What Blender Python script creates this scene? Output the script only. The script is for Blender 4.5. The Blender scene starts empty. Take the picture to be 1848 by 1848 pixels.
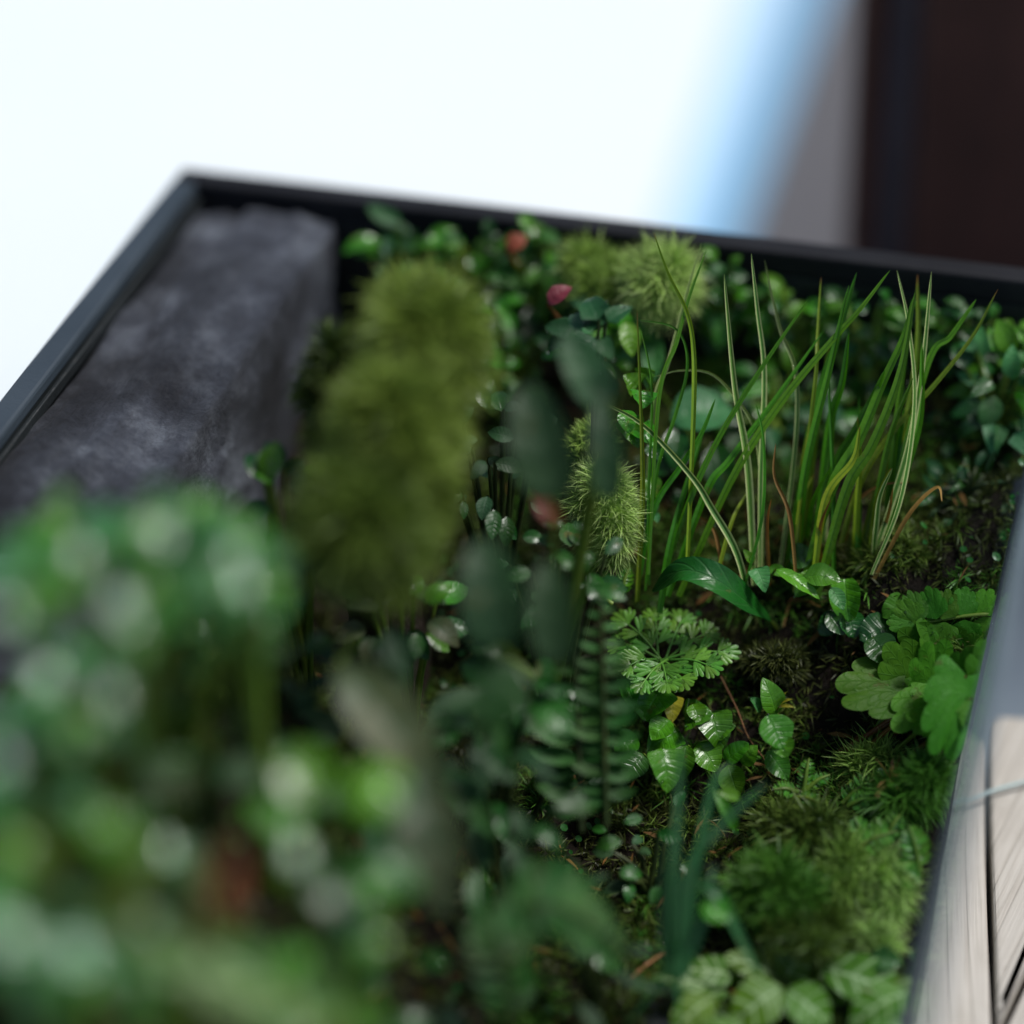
import bpy, math, random
import numpy as np
from mathutils import Vector, Matrix, noise

random.seed(7); rng = np.random.default_rng(7)
S = bpy.context.scene
col = S.collection
R_ = math.radians

# ------------------------------------------------------------------ camera
# world frame: the tank's far left rim corner is the origin, x runs along the far rim,
# y away from the viewer, z up (z = 0 is the rim of the tank)
CR = np.array([[0.96147237, -0.14222032, -0.2352536],
               [0.27361296, 0.57784927, 0.76891233],
               [-0.02658616, 0.8036564, -0.59449943]])
CAM = np.array([0.23505868, -0.50469707, 0.30])
FPX = 4620.0
cd = bpy.data.cameras.new('camera'); cam = bpy.data.objects.new('camera', cd); col.objects.link(cam)
cd.sensor_width = 36; cd.lens = 36 * FPX / 1848; cd.clip_start = 0.01; cd.clip_end = 60
rt, up, bk = Vector(CR @ [1, 0, 0]), Vector(CR @ [0, 1, 0]), Vector(CR @ [0, 0, -1])
m = Matrix((rt, up, bk)).transposed().to_4x4(); m.translation = Vector(CAM)
cam.matrix_world = m
cd.dof.use_dof = True; cd.dof.focus_distance = 0.546; cd.dof.aperture_fstop = 2.6; cd.dof.aperture_blades = 0
S.camera = cam

# ------------------------------------------------------------------ light
SUN_EL, SUN_AZ = 60, 68         # azimuth: degrees from +y (away from the viewer), minus = to the left
W = bpy.data.worlds.new('World'); S.world = W; W.use_nodes = True
nt = W.node_tree; nt.nodes.clear()
wo = nt.nodes.new('ShaderNodeOutputWorld'); bg = nt.nodes.new('ShaderNodeBackground'); sk = nt.nodes.new('ShaderNodeTexSky')
sk.sky_type = 'NISHITA'; sk.sun_disc = False; sk.sun_elevation = R_(SUN_EL); sk.sun_rotation = R_(SUN_AZ)
sk.air_density = 1.0; sk.dust_density = 2.5; sk.ozone_density = 0.8
bg.inputs[1].default_value = 0.08
nt.links.new(sk.outputs[0], bg.inputs[0]); nt.links.new(bg.outputs[0], wo.inputs[0])
sd = bpy.data.lights.new('sun', 'SUN'); sd.energy = 3.0; sd.angle = R_(15); sd.color = (1, .98, .95)
so = bpy.data.objects.new('sun', sd); col.objects.link(so)
a, e = R_(SUN_AZ), R_(SUN_EL)
sv = Vector((math.sin(a) * math.cos(e), math.cos(a) * math.cos(e), math.sin(e)))
so.rotation_euler = sv.to_track_quat('Z', 'Y').to_euler()
S.view_settings.view_transform = 'Standard'; S.view_settings.look = 'None'
S.view_settings.exposure = 0.16; S.view_settings.gamma = 1.0

# ------------------------------------------------------------------ helpers
def ray(px, py): return CR @ np.array([(px - 924) / FPX, (924 - py) / FPX, 1.0])
def at(px, py, d): return Vector(CAM + ray(px, py) * d)      # pixel of the photograph at a depth in metres
def on(px, py, ax, v):
    r = ray(px, py); t = (v - CAM[ax]) / r[ax]; return Vector(CAM + t * r)
def pxm(d): return d / FPX                                   # metres per photograph pixel at depth d
def sm(a, b, x):
    t = min(1, max(0, (x - a) / (b - a))); return t * t * (3 - 2 * t)
TOCAM = lambda P: (Vector(CAM) - P).normalized()
UP = Vector((0, 0, 1))

def terrain(x, y):
    z = -.084
    z += .043 * sm(-.125, -.035, y)
    z += .012 * sm(-.03, -.004, y)
    z += .070 * sm(.135, .055, x) * sm(-.09, -.16, y)
    z += .006 * sm(.15, .2, x) * sm(-.13, -.09, y)
    z -= .0095 * sm(-.11, -.17, y) * sm(.12, .16, x)
    v = Vector((x, y, 0))
    z += .0065 * noise.noise(v * 38) + .0035 * noise.noise(v * 95 + Vector((3, 1, 0)))
    return z
def ground_at(px, py):
    d = .36; r = ray(px, py)
    while d < .8:
        p = CAM + r * d
        if p[2] < terrain(p[0], p[1]): break
        d += .001
    return Vector(p), d

def mesh_np(name, V, F, UV=None, smooth=True):
    """V (n,3); F (m,k) all alike; UV per vertex"""
    V = np.asarray(V, dtype=np.float32); F = np.asarray(F, dtype=np.int32)
    me = bpy.data.meshes.new(name)
    me.vertices.add(len(V)); me.vertices.foreach_set('co', V.ravel())
    k = F.shape[1]
    me.loops.add(F.size); me.loops.foreach_set('vertex_index', F.ravel())
    me.polygons.add(len(F)); me.polygons.foreach_set('loop_start', np.arange(0, F.size, k, dtype=np.int32))
    me.polygons.foreach_set('loop_total', np.full(len(F), k, dtype=np.int32))
    me.polygons.foreach_set('use_smooth', np.full(len(F), smooth, dtype=bool))
    if UV is not None:
        l = me.uv_layers.new(name='UVMap'); l.data.foreach_set('uv', np.asarray(UV, dtype=np.float32)[F.ravel()].ravel())
    me.update(calc_edges=True); me.validate()
    return me
def link(name, me, mat, parent=None, loc=(0, 0, 0)):
    o = bpy.data.objects.new(name, me); col.objects.link(o)
    if mat is not None and not me.materials: me.materials.append(mat)
    o.location = loc
    if parent is not None: o.parent = parent
    return o
def tag(o, label=None, cat=None, group=None, kind=None):
    if label: o['label'] = label
    if cat: o['category'] = cat
    if group: o['group'] = group
    if kind: o['kind'] = kind
    return o
def thing(name, loc, label, cat, group=None):
    o = bpy.data.objects.new(name, None); col.objects.link(o); o.location = loc; o.empty_display_size = .01
    return tag(o, label, cat, group)

def box_me(name, x0, x1, y0, y1, z0, z1, bev=.0008, org=(0, 0, 0), seg=2):
    import bmesh
    bm = bmesh.new(); bmesh.ops.create_cube(bm, size=1)
    for v in bm.verts:
        v.co = Vector(((x0 + x1) / 2 + v.co.x * (x1 - x0), (y0 + y1) / 2 + v.co.y * (y1 - y0), (z0 + z1) / 2 + v.co.z * (z1 - z0))) - Vector(org)
    if bev: bmesh.ops.bevel(bm, geom=bm.edges[:], offset=bev, segments=seg, affect='EDGES', profile=.5)
    me = bpy.data.meshes.new(name); bm.to_mesh(me); bm.free()
    return me

def spline(pts, n):
    P = [np.array(p, dtype=float) for p in pts]
    P = [2 * P[0] - P[1]] + P + [2 * P[-1] - P[-2]]
    out = []; segs = len(P) - 3
    for i in range(n + 1):
        u = i / n * segs; k = min(int(u), segs - 1); t = u - k
        a, b, c, d = P[k:k + 4]
        out.append(.5 * ((2 * b) + (-a + c) * t + (2 * a - 5 * b + 4 * c - d) * t * t + (-a + 3 * b - 3 * c + d) * t ** 3))
    return [Vector(p) for p in out]

def tube_np(pts, r0, r1, k=6):
    V = []; F = []
    n = len(pts)
    for i, p in enumerate(pts):
        t = (pts[min(i + 1, n - 1)] - pts[max(i - 1, 0)]).normalized()
        s = t.cross(UP if abs(t.z) < .95 else Vector((1, 0, 0))).normalized(); q = s.cross(t)
        r = r0 + (r1 - r0) * i / (n - 1)
        for j in range(k):
            an = 2 * math.pi * j / k; V.append(p + (s * math.cos(an) + q * math.sin(an)) * r)
    for i in range(n - 1):
        for j in range(k):
            F.append((i * k + j, i * k + (j + 1) % k, (i + 1) * k + (j + 1) % k, (i + 1) * k + j))
    return V, F
def stem(parent, pts, r0, r1, mat, name='stem', n=8):
    P = spline(pts, n); o = Vector(parent.location)
    V, F = tube_np([p - o for p in P], r0, r1)
    return link(name, mesh_np(name, V, F), mat, parent)

# ------------------------------------------------------------------ materials
class N:
    def __init__(s, name):
        s.m = bpy.data.materials.new(name); s.m.use_nodes = True; s.t = s.m.node_tree; s.t.nodes.clear()
        s.out = s.t.nodes.new('ShaderNodeOutputMaterial')
    def n(s, typ, **k):
        x = s.t.nodes.new(typ)
        for a_, v in k.items(): setattr(x, a_, v)
        return x
    def l(s, a_, b_): s.t.links.new(a_, b_)
    def setv(s, node, inp, val):
        if hasattr(val, 'is_linked') or hasattr(val, 'links'): s.l(val, node.inputs[inp])
        else: node.inputs[inp].default_value = val
    def noise(s, scale, detail=4, rough=.5, vec=None):
        x = s.n('ShaderNodeTexNoise'); x.inputs['Scale'].default_value = scale; x.inputs['Detail'].default_value = detail
        x.inputs['Roughness'].default_value = rough
        if vec is not None: s.l(vec, x.inputs['Vector'])
        return x.outputs['Fac']
    def ramp(s, fac, stops):
        x = s.n('ShaderNodeValToRGB'); el = x.color_ramp.elements
        while len(el) < len(stops): el.new(.5)
        for e_, (p, c) in zip(el, stops): e_.position = p; e_.color = (*c, 1) if len(c) == 3 else c
        s.l(fac, x.inputs[0]); return x.outputs[0]
    def mix(s, fac, a_, b_, mode='MIX'):
        x = s.n('ShaderNodeMix', data_type='RGBA', blend_type=mode)
        s.setv(x, 0, fac)
        for i, v in ((6, a_), (7, b_)):
            if isinstance(v, tuple): x.inputs[i].default_value = (*v, 1)
            else: s.l(v, x.inputs[i])
        return x.outputs[2]
    def math(s, op, a_, b_=None, c_=None, clamp=False):
        x = s.n('ShaderNodeMath', operation=op, use_clamp=clamp)
        for i, v in enumerate((a_, b_, c_)):
            if v is not None: s.setv(x, i, v)
        return x.outputs[0]
    def obj(s): return s.n('ShaderNodeTexCoord').outputs['Object']
    def bump(s, h, strength=.3, dist=.001):
        x = s.n('ShaderNodeBump'); x.inputs['Strength'].default_value = strength; x.inputs['Distance'].default_value = dist
        s.l(h, x.inputs['Height']); return x.outputs[0]
    def pbr(s, color, rough=.5, normal=None, **k):
        p = s.n('ShaderNodeBsdfPrincipled')
        if isinstance(color, tuple): p.inputs['Base Color'].default_value = (*color, 1)
        else: s.l(color, p.inputs['Base Color'])
        s.setv(p, 'Roughness', rough)
        if normal is not None: s.l(normal, p.inputs['Normal'])
        for a_, v in k.items(): s.setv(p, a_.replace('_', ' '), v)
        return p
    def done(s, sh): s.l(sh, s.out.inputs[0]); return s.m

def leaf_mat(name, c1, c2, rough=.3, trans=.25, vein=None, veinamt=.3, nveins=7, slope=1.2, vw=.09, mot=60, spec=.5, edge=None, bump=.35, coat=0.0, tipc=None):
    K = (1.1, .95, .55); c1, c2 = [tuple(x * k_ for x, k_ in zip(c_, K)) for c_ in (c1, c2)]; vein, edge = [tuple(x * k_ for x, k_ in zip(c_, (1, 1, .85))) if c_ else None for c_ in (vein, edge)]
    q = N(name)
    uv = q.n('ShaderNodeUVMap').outputs[0]
    sp = q.n('ShaderNodeSeparateXYZ'); q.l(uv, sp.inputs[0]); u, v = sp.outputs[0], sp.outputs[1]
    geo = q.n('ShaderNodeNewGeometry')
    oi = q.n('ShaderNodeObjectInfo').outputs['Random']
    pos = geo.outputs['Position']
    nz = q.noise(mot, 4, .55, pos)
    c = q.mix(q.ramp(nz, [(.36, (0, 0, 0)), (.64, (1, 1, 1))]), c1, c2)
    hsv = q.n('ShaderNodeHueSaturation'); q.l(c, hsv.inputs['Color'])
    q.l(q.math('ADD', q.math('MULTIPLY', oi, .035), .482), hsv.inputs['Hue'])
    q.l(q.math('ADD', q.math('MULTIPLY', q.math('FRACT', q.math('MULTIPLY', oi, 7.3)), .6), .72), hsv.inputs['Value'])
    c = hsv.outputs[0]
    c = q.mix(q.ramp(q.noise(190, 3, .6, pos), [(.66, (0, 0, 0)), (.72, (.55, .55, .55))]), c, (.13, .09, .025))
    au = q.math('ABSOLUTE', u)
    mid = q.math('SUBTRACT', 1.0, q.math('DIVIDE', au, vw), clamp=True)
    sidep = q.math('FRACT', q.math('SUBTRACT', q.math('MULTIPLY', v, float(nveins)), q.math('MULTIPLY', au, slope)))
    side = q.math('SUBTRACT', 1.0, q.math('DIVIDE', q.math('ABSOLUTE', q.math('SUBTRACT', sidep, .5)), .16), clamp=True)
    vv = q.math('MAXIMUM', mid, q.math('MULTIPLY', side, .7))
    if vein: c = q.mix(q.math('MULTIPLY', vv, veinamt), c, vein)
    if edge: c = q.mix(q.ramp(au, [(.45, (0, 0, 0)), (.7, (1, 1, 1))]), c, edge)
    if tipc: c = q.mix(q.ramp(v, [(.95, (0, 0, 0)), (.99, (.8, .8, .8))]), c, tipc)
    h = q.math('ADD', q.math('MULTIPLY', vv, -.6), q.math('MULTIPLY', q.noise(900, 2, .5, pos), .6))
    nor = q.bump(h, bump, .0006)
    rr = q.math('ADD', q.math('MULTIPLY', q.noise(350, 2, .5, pos), .3), rough - .12)
    p = q.pbr(c, rr, nor, Specular_IOR_Level=spec, Coat_Weight=coat, Coat_Roughness=.12)
    t = q.n('ShaderNodeBsdfTranslucent')
    tc = q.mix(.5, c, q.mix(1.0, c, (1.3, 1.25, .35), 'MULTIPLY')); q.l(tc, t.inputs[0])
    ms = q.n('ShaderNodeMixShader'); ms.inputs[0].default_value = trans
    q.l(p.outputs[0], ms.inputs[1]); q.l(t.outputs[0], ms.inputs[2])
    return q.done(ms.outputs[0])

def hair_mat(name, c1, c2, tip, rough=.45, trans=.3):
    K = 1.1; c1, c2, tip = [tuple(x * K for x in c_) for c_ in (c1, c2, tip)]
    q = N(name)
    uv = q.n('ShaderNodeUVMap').outputs[0]
    sp = q.n('ShaderNodeSeparateXYZ'); q.l(uv, sp.inputs[0]); v = sp.outputs[1]
    geo = q.n('ShaderNodeNewGeometry'); ri = geo.outputs['Random Per Island']
    nz = q.noise(110, 3, .5, geo.outputs['Position'])
    c = q.mix(q.ramp(nz, [(.35, (0, 0, 0)), (.65, (1, 1, 1))]), c1, c2)
    c = q.mix(q.math('MULTIPLY', q.math('MULTIPLY', v, v), .75), c, tip)
    hs = q.n('ShaderNodeHueSaturation'); q.l(c, hs.inputs['Color']); q.l(q.math('ADD', q.math('MULTIPLY', ri, .8), .6), hs.inputs['Value'])
    c = hs.outputs[0]
    p = q.pbr(c, rough, None, Specular_IOR_Level=.4)
    t = q.n('ShaderNodeBsdfTranslucent'); q.l(c, t.inputs[0])
    ms = q.n('ShaderNodeMixShader'); ms.inputs[0].default_value = trans
    q.l(p.outputs[0], ms.inputs[1]); q.l(t.outputs[0], ms.inputs[2])
    return q.done(ms.outputs[0])

M = {}
M['green'] = leaf_mat('wet_green_leaf', (.035, .19, .012), (.065, .27, .02), .27, .28, vein=(.10, .30, .06), coat=.18)
M['bright'] = leaf_mat('bright_green_leaf', (.06, .25, .02), (.10, .34, .035), .33, .35, vein=(.03, .16, .02), veinamt=.35)
M['lobed'] = leaf_mat('matt_lobed_leaf', (.055, .23, .022), (.085, .30, .035), .5, .38, vein=(.04, .17, .02), veinamt=.4, nveins=5, spec=.25)
M['parsley'] = leaf_mat('cut_leaf_green', (.07, .23, .05), (.11, .33, .055), .3, .25, vein=(.14, .36, .08), veinamt=.3, nveins=0, slope=0, spec=.32)
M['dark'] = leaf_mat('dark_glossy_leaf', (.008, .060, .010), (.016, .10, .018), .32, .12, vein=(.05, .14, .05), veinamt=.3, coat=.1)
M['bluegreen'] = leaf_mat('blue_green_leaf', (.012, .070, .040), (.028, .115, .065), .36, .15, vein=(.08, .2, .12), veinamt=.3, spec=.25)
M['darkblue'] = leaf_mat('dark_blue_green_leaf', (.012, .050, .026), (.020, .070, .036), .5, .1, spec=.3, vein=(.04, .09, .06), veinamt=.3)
M['glint'] = leaf_mat('wet_sage_leaf', (.04, .17, .11), (.06, .23, .17), .30, .15, vein=(.12, .25, .14), veinamt=.2, coat=1.0)
M['ferng'] = leaf_mat('dark_fern_green', (.016, .085, .022), (.028, .12, .034), .5, .25, spec=.3)
M['sage'] = leaf_mat('sage_leaf', (.035, .18, .09), (.06, .25, .14), .36, .25, vein=(.2, .38, .22), veinamt=.3, spec=.28)
M['dull'] = leaf_mat('dull_mottled_leaf', (.030, .062, .030), (.055, .070, .036), .5, .12, vein=(.05, .12, .07), veinamt=.6, mot=140)
M['fittonia'] = leaf_mat('white_veined_leaf', (.06, .17, .010), (.09, .23, .016), .45, .25, vein=(.50, .66, .40), veinamt=1.0, nveins=4.5, slope=.85, vw=.13)
M['yellow'] = leaf_mat('yellowing_leaf', (.42, .44, .06), (.30, .36, .05), .35, .35)
M['red'] = leaf_mat('pinkish_red_leaf', (.24, .04, .10), (.34, .07, .15), .45, .3)
M['rust'] = leaf_mat('rusty_red_leaf', (.15, .035, .028), (.22, .055, .04), .5, .3)
M['blade'] = leaf_mat('grass_blade_green', (.045, .20, .012), (.075, .28, .02), .3, .35, vein=(.02, .11, .01), veinamt=.7, nveins=0, slope=0, vw=.25, mot=30)
M['bladey'] = leaf_mat('grass_blade_yellow', (.22, .34, .03), (.16, .32, .03), .35, .35, vein=(.06, .2, .02), veinamt=.7, nveins=0, slope=0, vw=.3, mot=30, tipc=(.3, .09, .03))
M['bladep'] = leaf_mat('grass_blade_variegated', (.07, .22, .05), (.10, .25, .07), .35, .3, vein=(.03, .14, .03), veinamt=.5, nveins=0, slope=0, vw=.3, mot=30, edge=(.52, .60, .30))
M['bladed'] = leaf_mat('dead_grass_blade', (.20, .11, .04), (.30, .19, .08), .6, .25, nveins=0, slope=0, mot=60)
M['litter'] = leaf_mat('dead_leaf_bits', (.07, .045, .022), (.15, .09, .04), .7, .1, nveins=0, slope=0, mot=90, spec=.2)
M['bladet'] = leaf_mat('grass_blade_teal', (.02, .11, .06), (.035, .16, .085), .4, .2, nveins=0, slope=0, mot=30)
M['stemg'] = leaf_mat('green_stem', (.09, .20, .03), (.13, .22, .05), .4, .1)
M['stemd'] = leaf_mat('dark_green_stem', (.015, .04, .01), (.03, .05, .015), .5, .05)
M['stemr'] = leaf_mat('red_brown_stem', (.13, .05, .025), (.20, .08, .04), .4, .05)
M['root'] = leaf_mat('dry_root', (.22, .12, .06), (.30, .18, .09), .6, .05)
M['hairy'] = hair_mat('yellow_green_moss', (.10, .20, .02), (.20, .33, .04), (.42, .58, .16))
M['hairp'] = hair_mat('pale_feather_moss', (.15, .28, .03), (.27, .45, .06), (.70, .85, .36))
M['hairg'] = hair_mat('green_star_moss', (.03, .12, .012), (.07, .20, .02), (.15, .34, .05))
M['hairo'] = hair_mat('olive_moss', (.04, .085, .010), (.08, .14, .018), (.19, .27, .05))
M['hairy2'] = hair_mat('light_olive_moss', (.08, .15, .012), (.14, .215, .024), (.29, .38, .08))
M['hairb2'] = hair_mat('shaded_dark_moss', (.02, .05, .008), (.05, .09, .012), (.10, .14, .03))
M['hairb'] = hair_mat('brown_green_carpet_moss', (.018, .026, .006), (.05, .07, .014), (.13, .15, .035))
M['hairk'] = hair_mat('dry_orange_moss', (.20, .09, .03), (.32, .16, .06), (.5, .28, .12))

q = N('wet_soil'); pos = q.obj()
c = q.ramp(q.noise(160, 8, .65, pos), [(.3, (.003, .002, .0015)), (.55, (.011, .007, .004)), (.75, (.028, .017, .010))])
M['soil'] = q.done(q.pbr(c, .7, q.bump(q.noise(500, 6, .7, pos), .9, .002), Specular_IOR_Level=.2).outputs[0])
q = N('dark_porous_rock'); pos = q.obj()
c = q.ramp(q.noise(70, 10, .72, pos), [(.33, (.022, .024, .031)), (.5, (.060, .066, .082)), (.66, (.15, .165, .19))])
ca = q.ramp(q.noise(28, 3, .5, pos), [(.40, (.45, .45, .47)), (.62, (1.7, 1.75, 1.8))]); c = q.mix(1.0, c, ca, 'MULTIPLY')
M['rock'] = q.done(q.pbr(c, .6, q.bump(q.noise(420, 8, .75, pos), 1.0, .003)).outputs[0])
q = N('charcoal_frame'); pos = q.obj()
c = q.ramp(q.noise(40, 5, .6, pos), [(.3, (.008, .0085, .011)), (.7, (.016, .017, .021))])
M['frame'] = q.done(q.pbr(c, .6, q.bump(q.noise(900, 3, .6, pos), .25, .0004), Specular_IOR_Level=.25).outputs[0])
q = N('grey_blue_edge'); pos = q.obj()
c = q.ramp(q.noise(30, 5, .6, pos), [(.3, (.028, .042, .057)), (.7, (.045, .062, .080))])
M['edge'] = q.done(q.pbr(c, .6, q.bump(q.noise(900, 3, .6, pos), .2, .0004), Specular_IOR_Level=.3).outputs[0])
q = N('pale_blue_glass_edge'); pos = q.obj()
c = q.ramp(q.noise(30, 5, .6, pos), [(.3, (.10, .135, .155)), (.7, (.13, .17, .195))])
M['gedge'] = q.done(q.pbr(c, .35).outputs[0])
q = N('dark_bark'); pos = q.obj()
c = q.ramp(q.noise(120, 7, .7, pos), [(.3, (.008, .005, .003)), (.7, (.04, .025, .015))])
M['bark'] = q.done(q.pbr(c, .6, q.bump(q.noise(300, 6, .7, pos), .8, .002)).outputs[0])
q = N('dark_back_panel'); pos = q.obj()
c = q.ramp(q.noise(60, 6, .6, pos), [(.3, (.006, .009, .010)), (.7, (.017, .022, .024))])
M['panel'] = q.done(q.pbr(c, .5, q.bump(q.noise(300, 4, .6, pos), .4, .001)).outputs[0])
q = N('clear_glass')
lw = q.n('ShaderNodeLayerWeight'); lw.inputs['Blend'].default_value = .5
fr = q.math('ADD', q.math('MULTIPLY', q.math('POWER', lw.outputs['Facing'], 5.0), .7), .04)
tr = q.n('ShaderNodeBsdfTransparent'); tr.inputs[0].default_value = (.90, .96, .95, 1)
gl = q.n('ShaderNodeBsdfGlossy'); gl.inputs['Roughness'].default_value = .04
gm = q.n('ShaderNodeMixShader'); q.l(fr, gm.inputs[0]); q.l(tr.outputs[0], gm.inputs[1]); q.l(gl.outputs[0], gm.inputs[2])
M['glass'] = q.done(gm.outputs[0])
q = N('water_drop')
M['water'] = q.done(q.pbr((1, 1, 1), .01, None, Transmission_Weight=1.0, IOR=1.33, Specular_IOR_Level=.8).outputs[0])

def wood_mat(name, cA, cB, cL, scale=1.0):
    q = N(name)
    tc = q.n('ShaderNodeTexCoord').outputs['Object']
    mp = q.n('ShaderNodeMapping'); mp.inputs['Scale'].default_value = (1, .035, 1); q.l(tc, mp.inputs[0])
    mp2 = q.n('ShaderNodeMapping'); mp2.inputs['Scale'].default_value = (1, .10, 1); q.l(tc, mp2.inputs[0])
    base = q.ramp(q.noise(26, 4, .5, mp.outputs[0]), [(.35, cA), (.65, cB)])
    sp = q.n('ShaderNodeSeparateXYZ'); q.l(tc, sp.inputs[0])
    warp = q.math('MULTIPLY', q.noise(14, 3, .5, mp2.outputs[0]), 3.2)
    ring = q.math('FRACT', q.math('ADD', q.math('MULTIPLY', sp.outputs[0], 210.0 * scale), warp))
    line = q.ramp(ring, [(0, (0, 0, 0)), (.72, (.12, .12, .12)), (.93, (1, 1, 1)), (1, (0, 0, 0))])
    c = q.mix(q.math('MULTIPLY', line, .38), base, cL)
    fine = q.noise(1400, 3, .6, mp.outputs[0])
    c = q.mix(q.ramp(fine, [(.45, (0, 0, 0)), (.75, (.5, .5, .5))]), c, cL)
    crack = q.ramp(q.noise(420, 5, .7, mp2.outputs[0]), [(.66, (0, 0, 0)), (.72, (1, 1, 1))])
    c = q.mix(q.math('MULTIPLY', crack, .7), c, (.10, .075, .055))
    st = q.ramp(q.noise(60, 6, .6, tc), [(.5, (0, 0, 0)), (.75, (.35, .35, .35))])
    c = q.mix(st, c, cL)
    h = q.math('SUBTRACT', q.math('MULTIPLY', fine, .4), q.math('ADD', crack, q.math('MULTIPLY', line, .4)))
    return q.done(q.pbr(c, .65, q.bump(h, .5, .0007)).outputs[0])
M['wood'] = wood_mat('weathered_pale_wood', (.46, .435, .395), (.54, .51, .465), (.29, .26, .22))
M['brown'] = wood_mat('dark_brown_wood', (.075, .026, .016), (.10, .036, .024), (.04, .014, .009), .3)

q = N('shaded_ground'); pos = q.obj()
c = q.ramp(q.noise(3, 8, .6, pos), [(.3, (.085, .084, .092)), (.7, (.11, .108, .115))])  # grey of the floor in shade, put into the colour
M['ground'] = q.done(q.pbr(c, .8, q.bump(q.noise(80, 6, .6, pos), .3, .004)).outputs[0])
q = N('sunlit_floor_white'); pos = q.obj()
c = q.ramp(q.noise(2, 4, .5, pos), [(.3, (.73, .80, .825)), (.7, (.78, .84, .86))])  # brightness of the sunlit floor, painted as near white
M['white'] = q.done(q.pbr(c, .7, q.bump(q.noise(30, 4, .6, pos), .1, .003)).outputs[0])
q = N('penumbra_blue'); pos = q.obj()
c = q.ramp(q.noise(2, 4, .5, pos), [(.3, (.28, .58, .86)), (.7, (.31, .61, .90))])  # bluish penumbra at the floor's shadow edge, painted on
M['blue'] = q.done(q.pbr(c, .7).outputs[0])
q = N('grey_blue_table'); pos = q.obj()
c = q.ramp(q.noise(25, 6, .6, pos), [(.3, (.17, .215, .265)), (.7, (.20, .25, .30))])
M['table'] = q.done(q.pbr(c, .5, q.bump(q.noise(400, 4, .6, pos), .15, .0006)).outputs[0])
q = N('grey_purple_metal'); pos = q.obj()
c = q.ramp(q.noise(25, 4, .5, pos), [(.3, (.105, .082, .09)), (.7, (.14, .11, .12))])
M['metal'] = q.done(q.pbr(c, .45, q.bump(q.noise(300, 3, .5, pos), .1, .0005)).outputs[0])

# ------------------------------------------------------------------ background
GZ = -.38; BZ = -.095
g = link('ground', mesh_np('ground', [(-30, -30, GZ), (30, -30, GZ), (30, 30, GZ), (-30, 30, GZ)], [(0, 1, 2, 3)], smooth=False), M['ground']); tag(g, kind='structure')
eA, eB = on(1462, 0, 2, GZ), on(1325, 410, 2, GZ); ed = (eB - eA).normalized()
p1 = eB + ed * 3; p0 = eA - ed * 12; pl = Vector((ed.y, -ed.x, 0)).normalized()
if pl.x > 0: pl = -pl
sh = thing('sunlit_floor_slab', ((p0 + p1) / 2).to_tuple(), 'sunlit floor painted as a white slab with bluish shadow edge, far behind tank', 'painted light')  # added slab: the sunlit patch of floor built as a white shape
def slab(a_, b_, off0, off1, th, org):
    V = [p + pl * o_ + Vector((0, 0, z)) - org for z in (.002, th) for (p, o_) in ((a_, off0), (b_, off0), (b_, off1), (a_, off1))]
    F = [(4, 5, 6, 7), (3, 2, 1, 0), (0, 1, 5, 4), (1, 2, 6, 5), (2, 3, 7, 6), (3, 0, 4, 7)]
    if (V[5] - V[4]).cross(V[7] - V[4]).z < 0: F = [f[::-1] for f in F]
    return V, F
for nm, o0, o1, mt in (('penumbra_band', 0, .03, 'blue'), ('panel', .03, 9, 'white')):  # narrow band is the painted penumbra, wide slab the painted sunlit floor
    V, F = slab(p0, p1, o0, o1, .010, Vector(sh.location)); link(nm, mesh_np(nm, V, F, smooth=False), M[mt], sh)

# grey blue table, pale planks on it
tb = thing('table', (.35, -.3, BZ - .03), 'smooth grey blue table top under the wooden planks', 'table')
link('table_top', box_me('table_top', .005, .9, -.9, .11, BZ - .06, BZ - .03, .003, tb.location), M['table'], tb)
for lx, ly in ((.05, -.85), (.85, -.85), (.05, .07), (.85, .07)):
    link('leg', box_me('leg', lx - .02, lx + .02, ly - .02, ly + .02, GZ, BZ - .06, .002, tb.location), M['table'], tb)

def plank(pts, label, z1=BZ, th=.022, rnd=.006):
    """outline in world xy, given as corner points; corners rounded"""
    import bmesh
    base = Vector((*pts[0], BZ - .03)); ln = (Vector(pts[1]) - Vector(pts[0])); ang = math.atan2(ln.y, ln.x) - math.pi / 2
    bm = bmesh.new(); rot = Matrix.Rotation(-ang, 3, 'Z')
    ring = []
    n = len(pts)
    for i in range(n):
        p = Vector(pts[i]); a_ = (Vector(pts[i - 1]) - p).normalized(); b_ = (Vector(pts[(i + 1) % n]) - p).normalized()
        for k in range(5):
            t = k / 4; q0 = p + a_ * rnd; q1 = p + b_ * rnd
            ring.append((1 - t) ** 2 * q0 + 2 * t * (1 - t) * p + t * t * q1)
    vs = [bm.verts.new(rot @ (Vector((r_.x, r_.y, z1 - th)) - base)) for r_ in ring]
    f = bm.faces.new(vs); ex = bmesh.ops.extrude_face_region(bm, geom=[f])
    for v in ex['geom']:
        if isinstance(v, bmesh.types.BMVert): v.co.z += th
    bmesh.ops.recalc_face_normals(bm, faces=bm.faces[:])
    top = [e_ for e_ in bm.edges if all(v.co.z > z1 - base.z - .001 for v in e_.verts)]
    bmesh.ops.bevel(bm, geom=top, offset=.0012, segments=3, affect='EDGES', profile=.6)
    me = bpy.data.meshes.new('plank'); bm.to_mesh(me); bm.free()
    o = link('plank', me, M['wood']); o.location = base; o.rotation_euler = (0, 0, ang)
    return tag(o, label, 'plank')
def w2(px, py): v = on(px, py, 2, BZ); return (v.x, v.y)
gA, gB = Vector(w2(1776, 1300)), Vector(w2(1789, 1700)); gd = (gA - gB).normalized()
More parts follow.
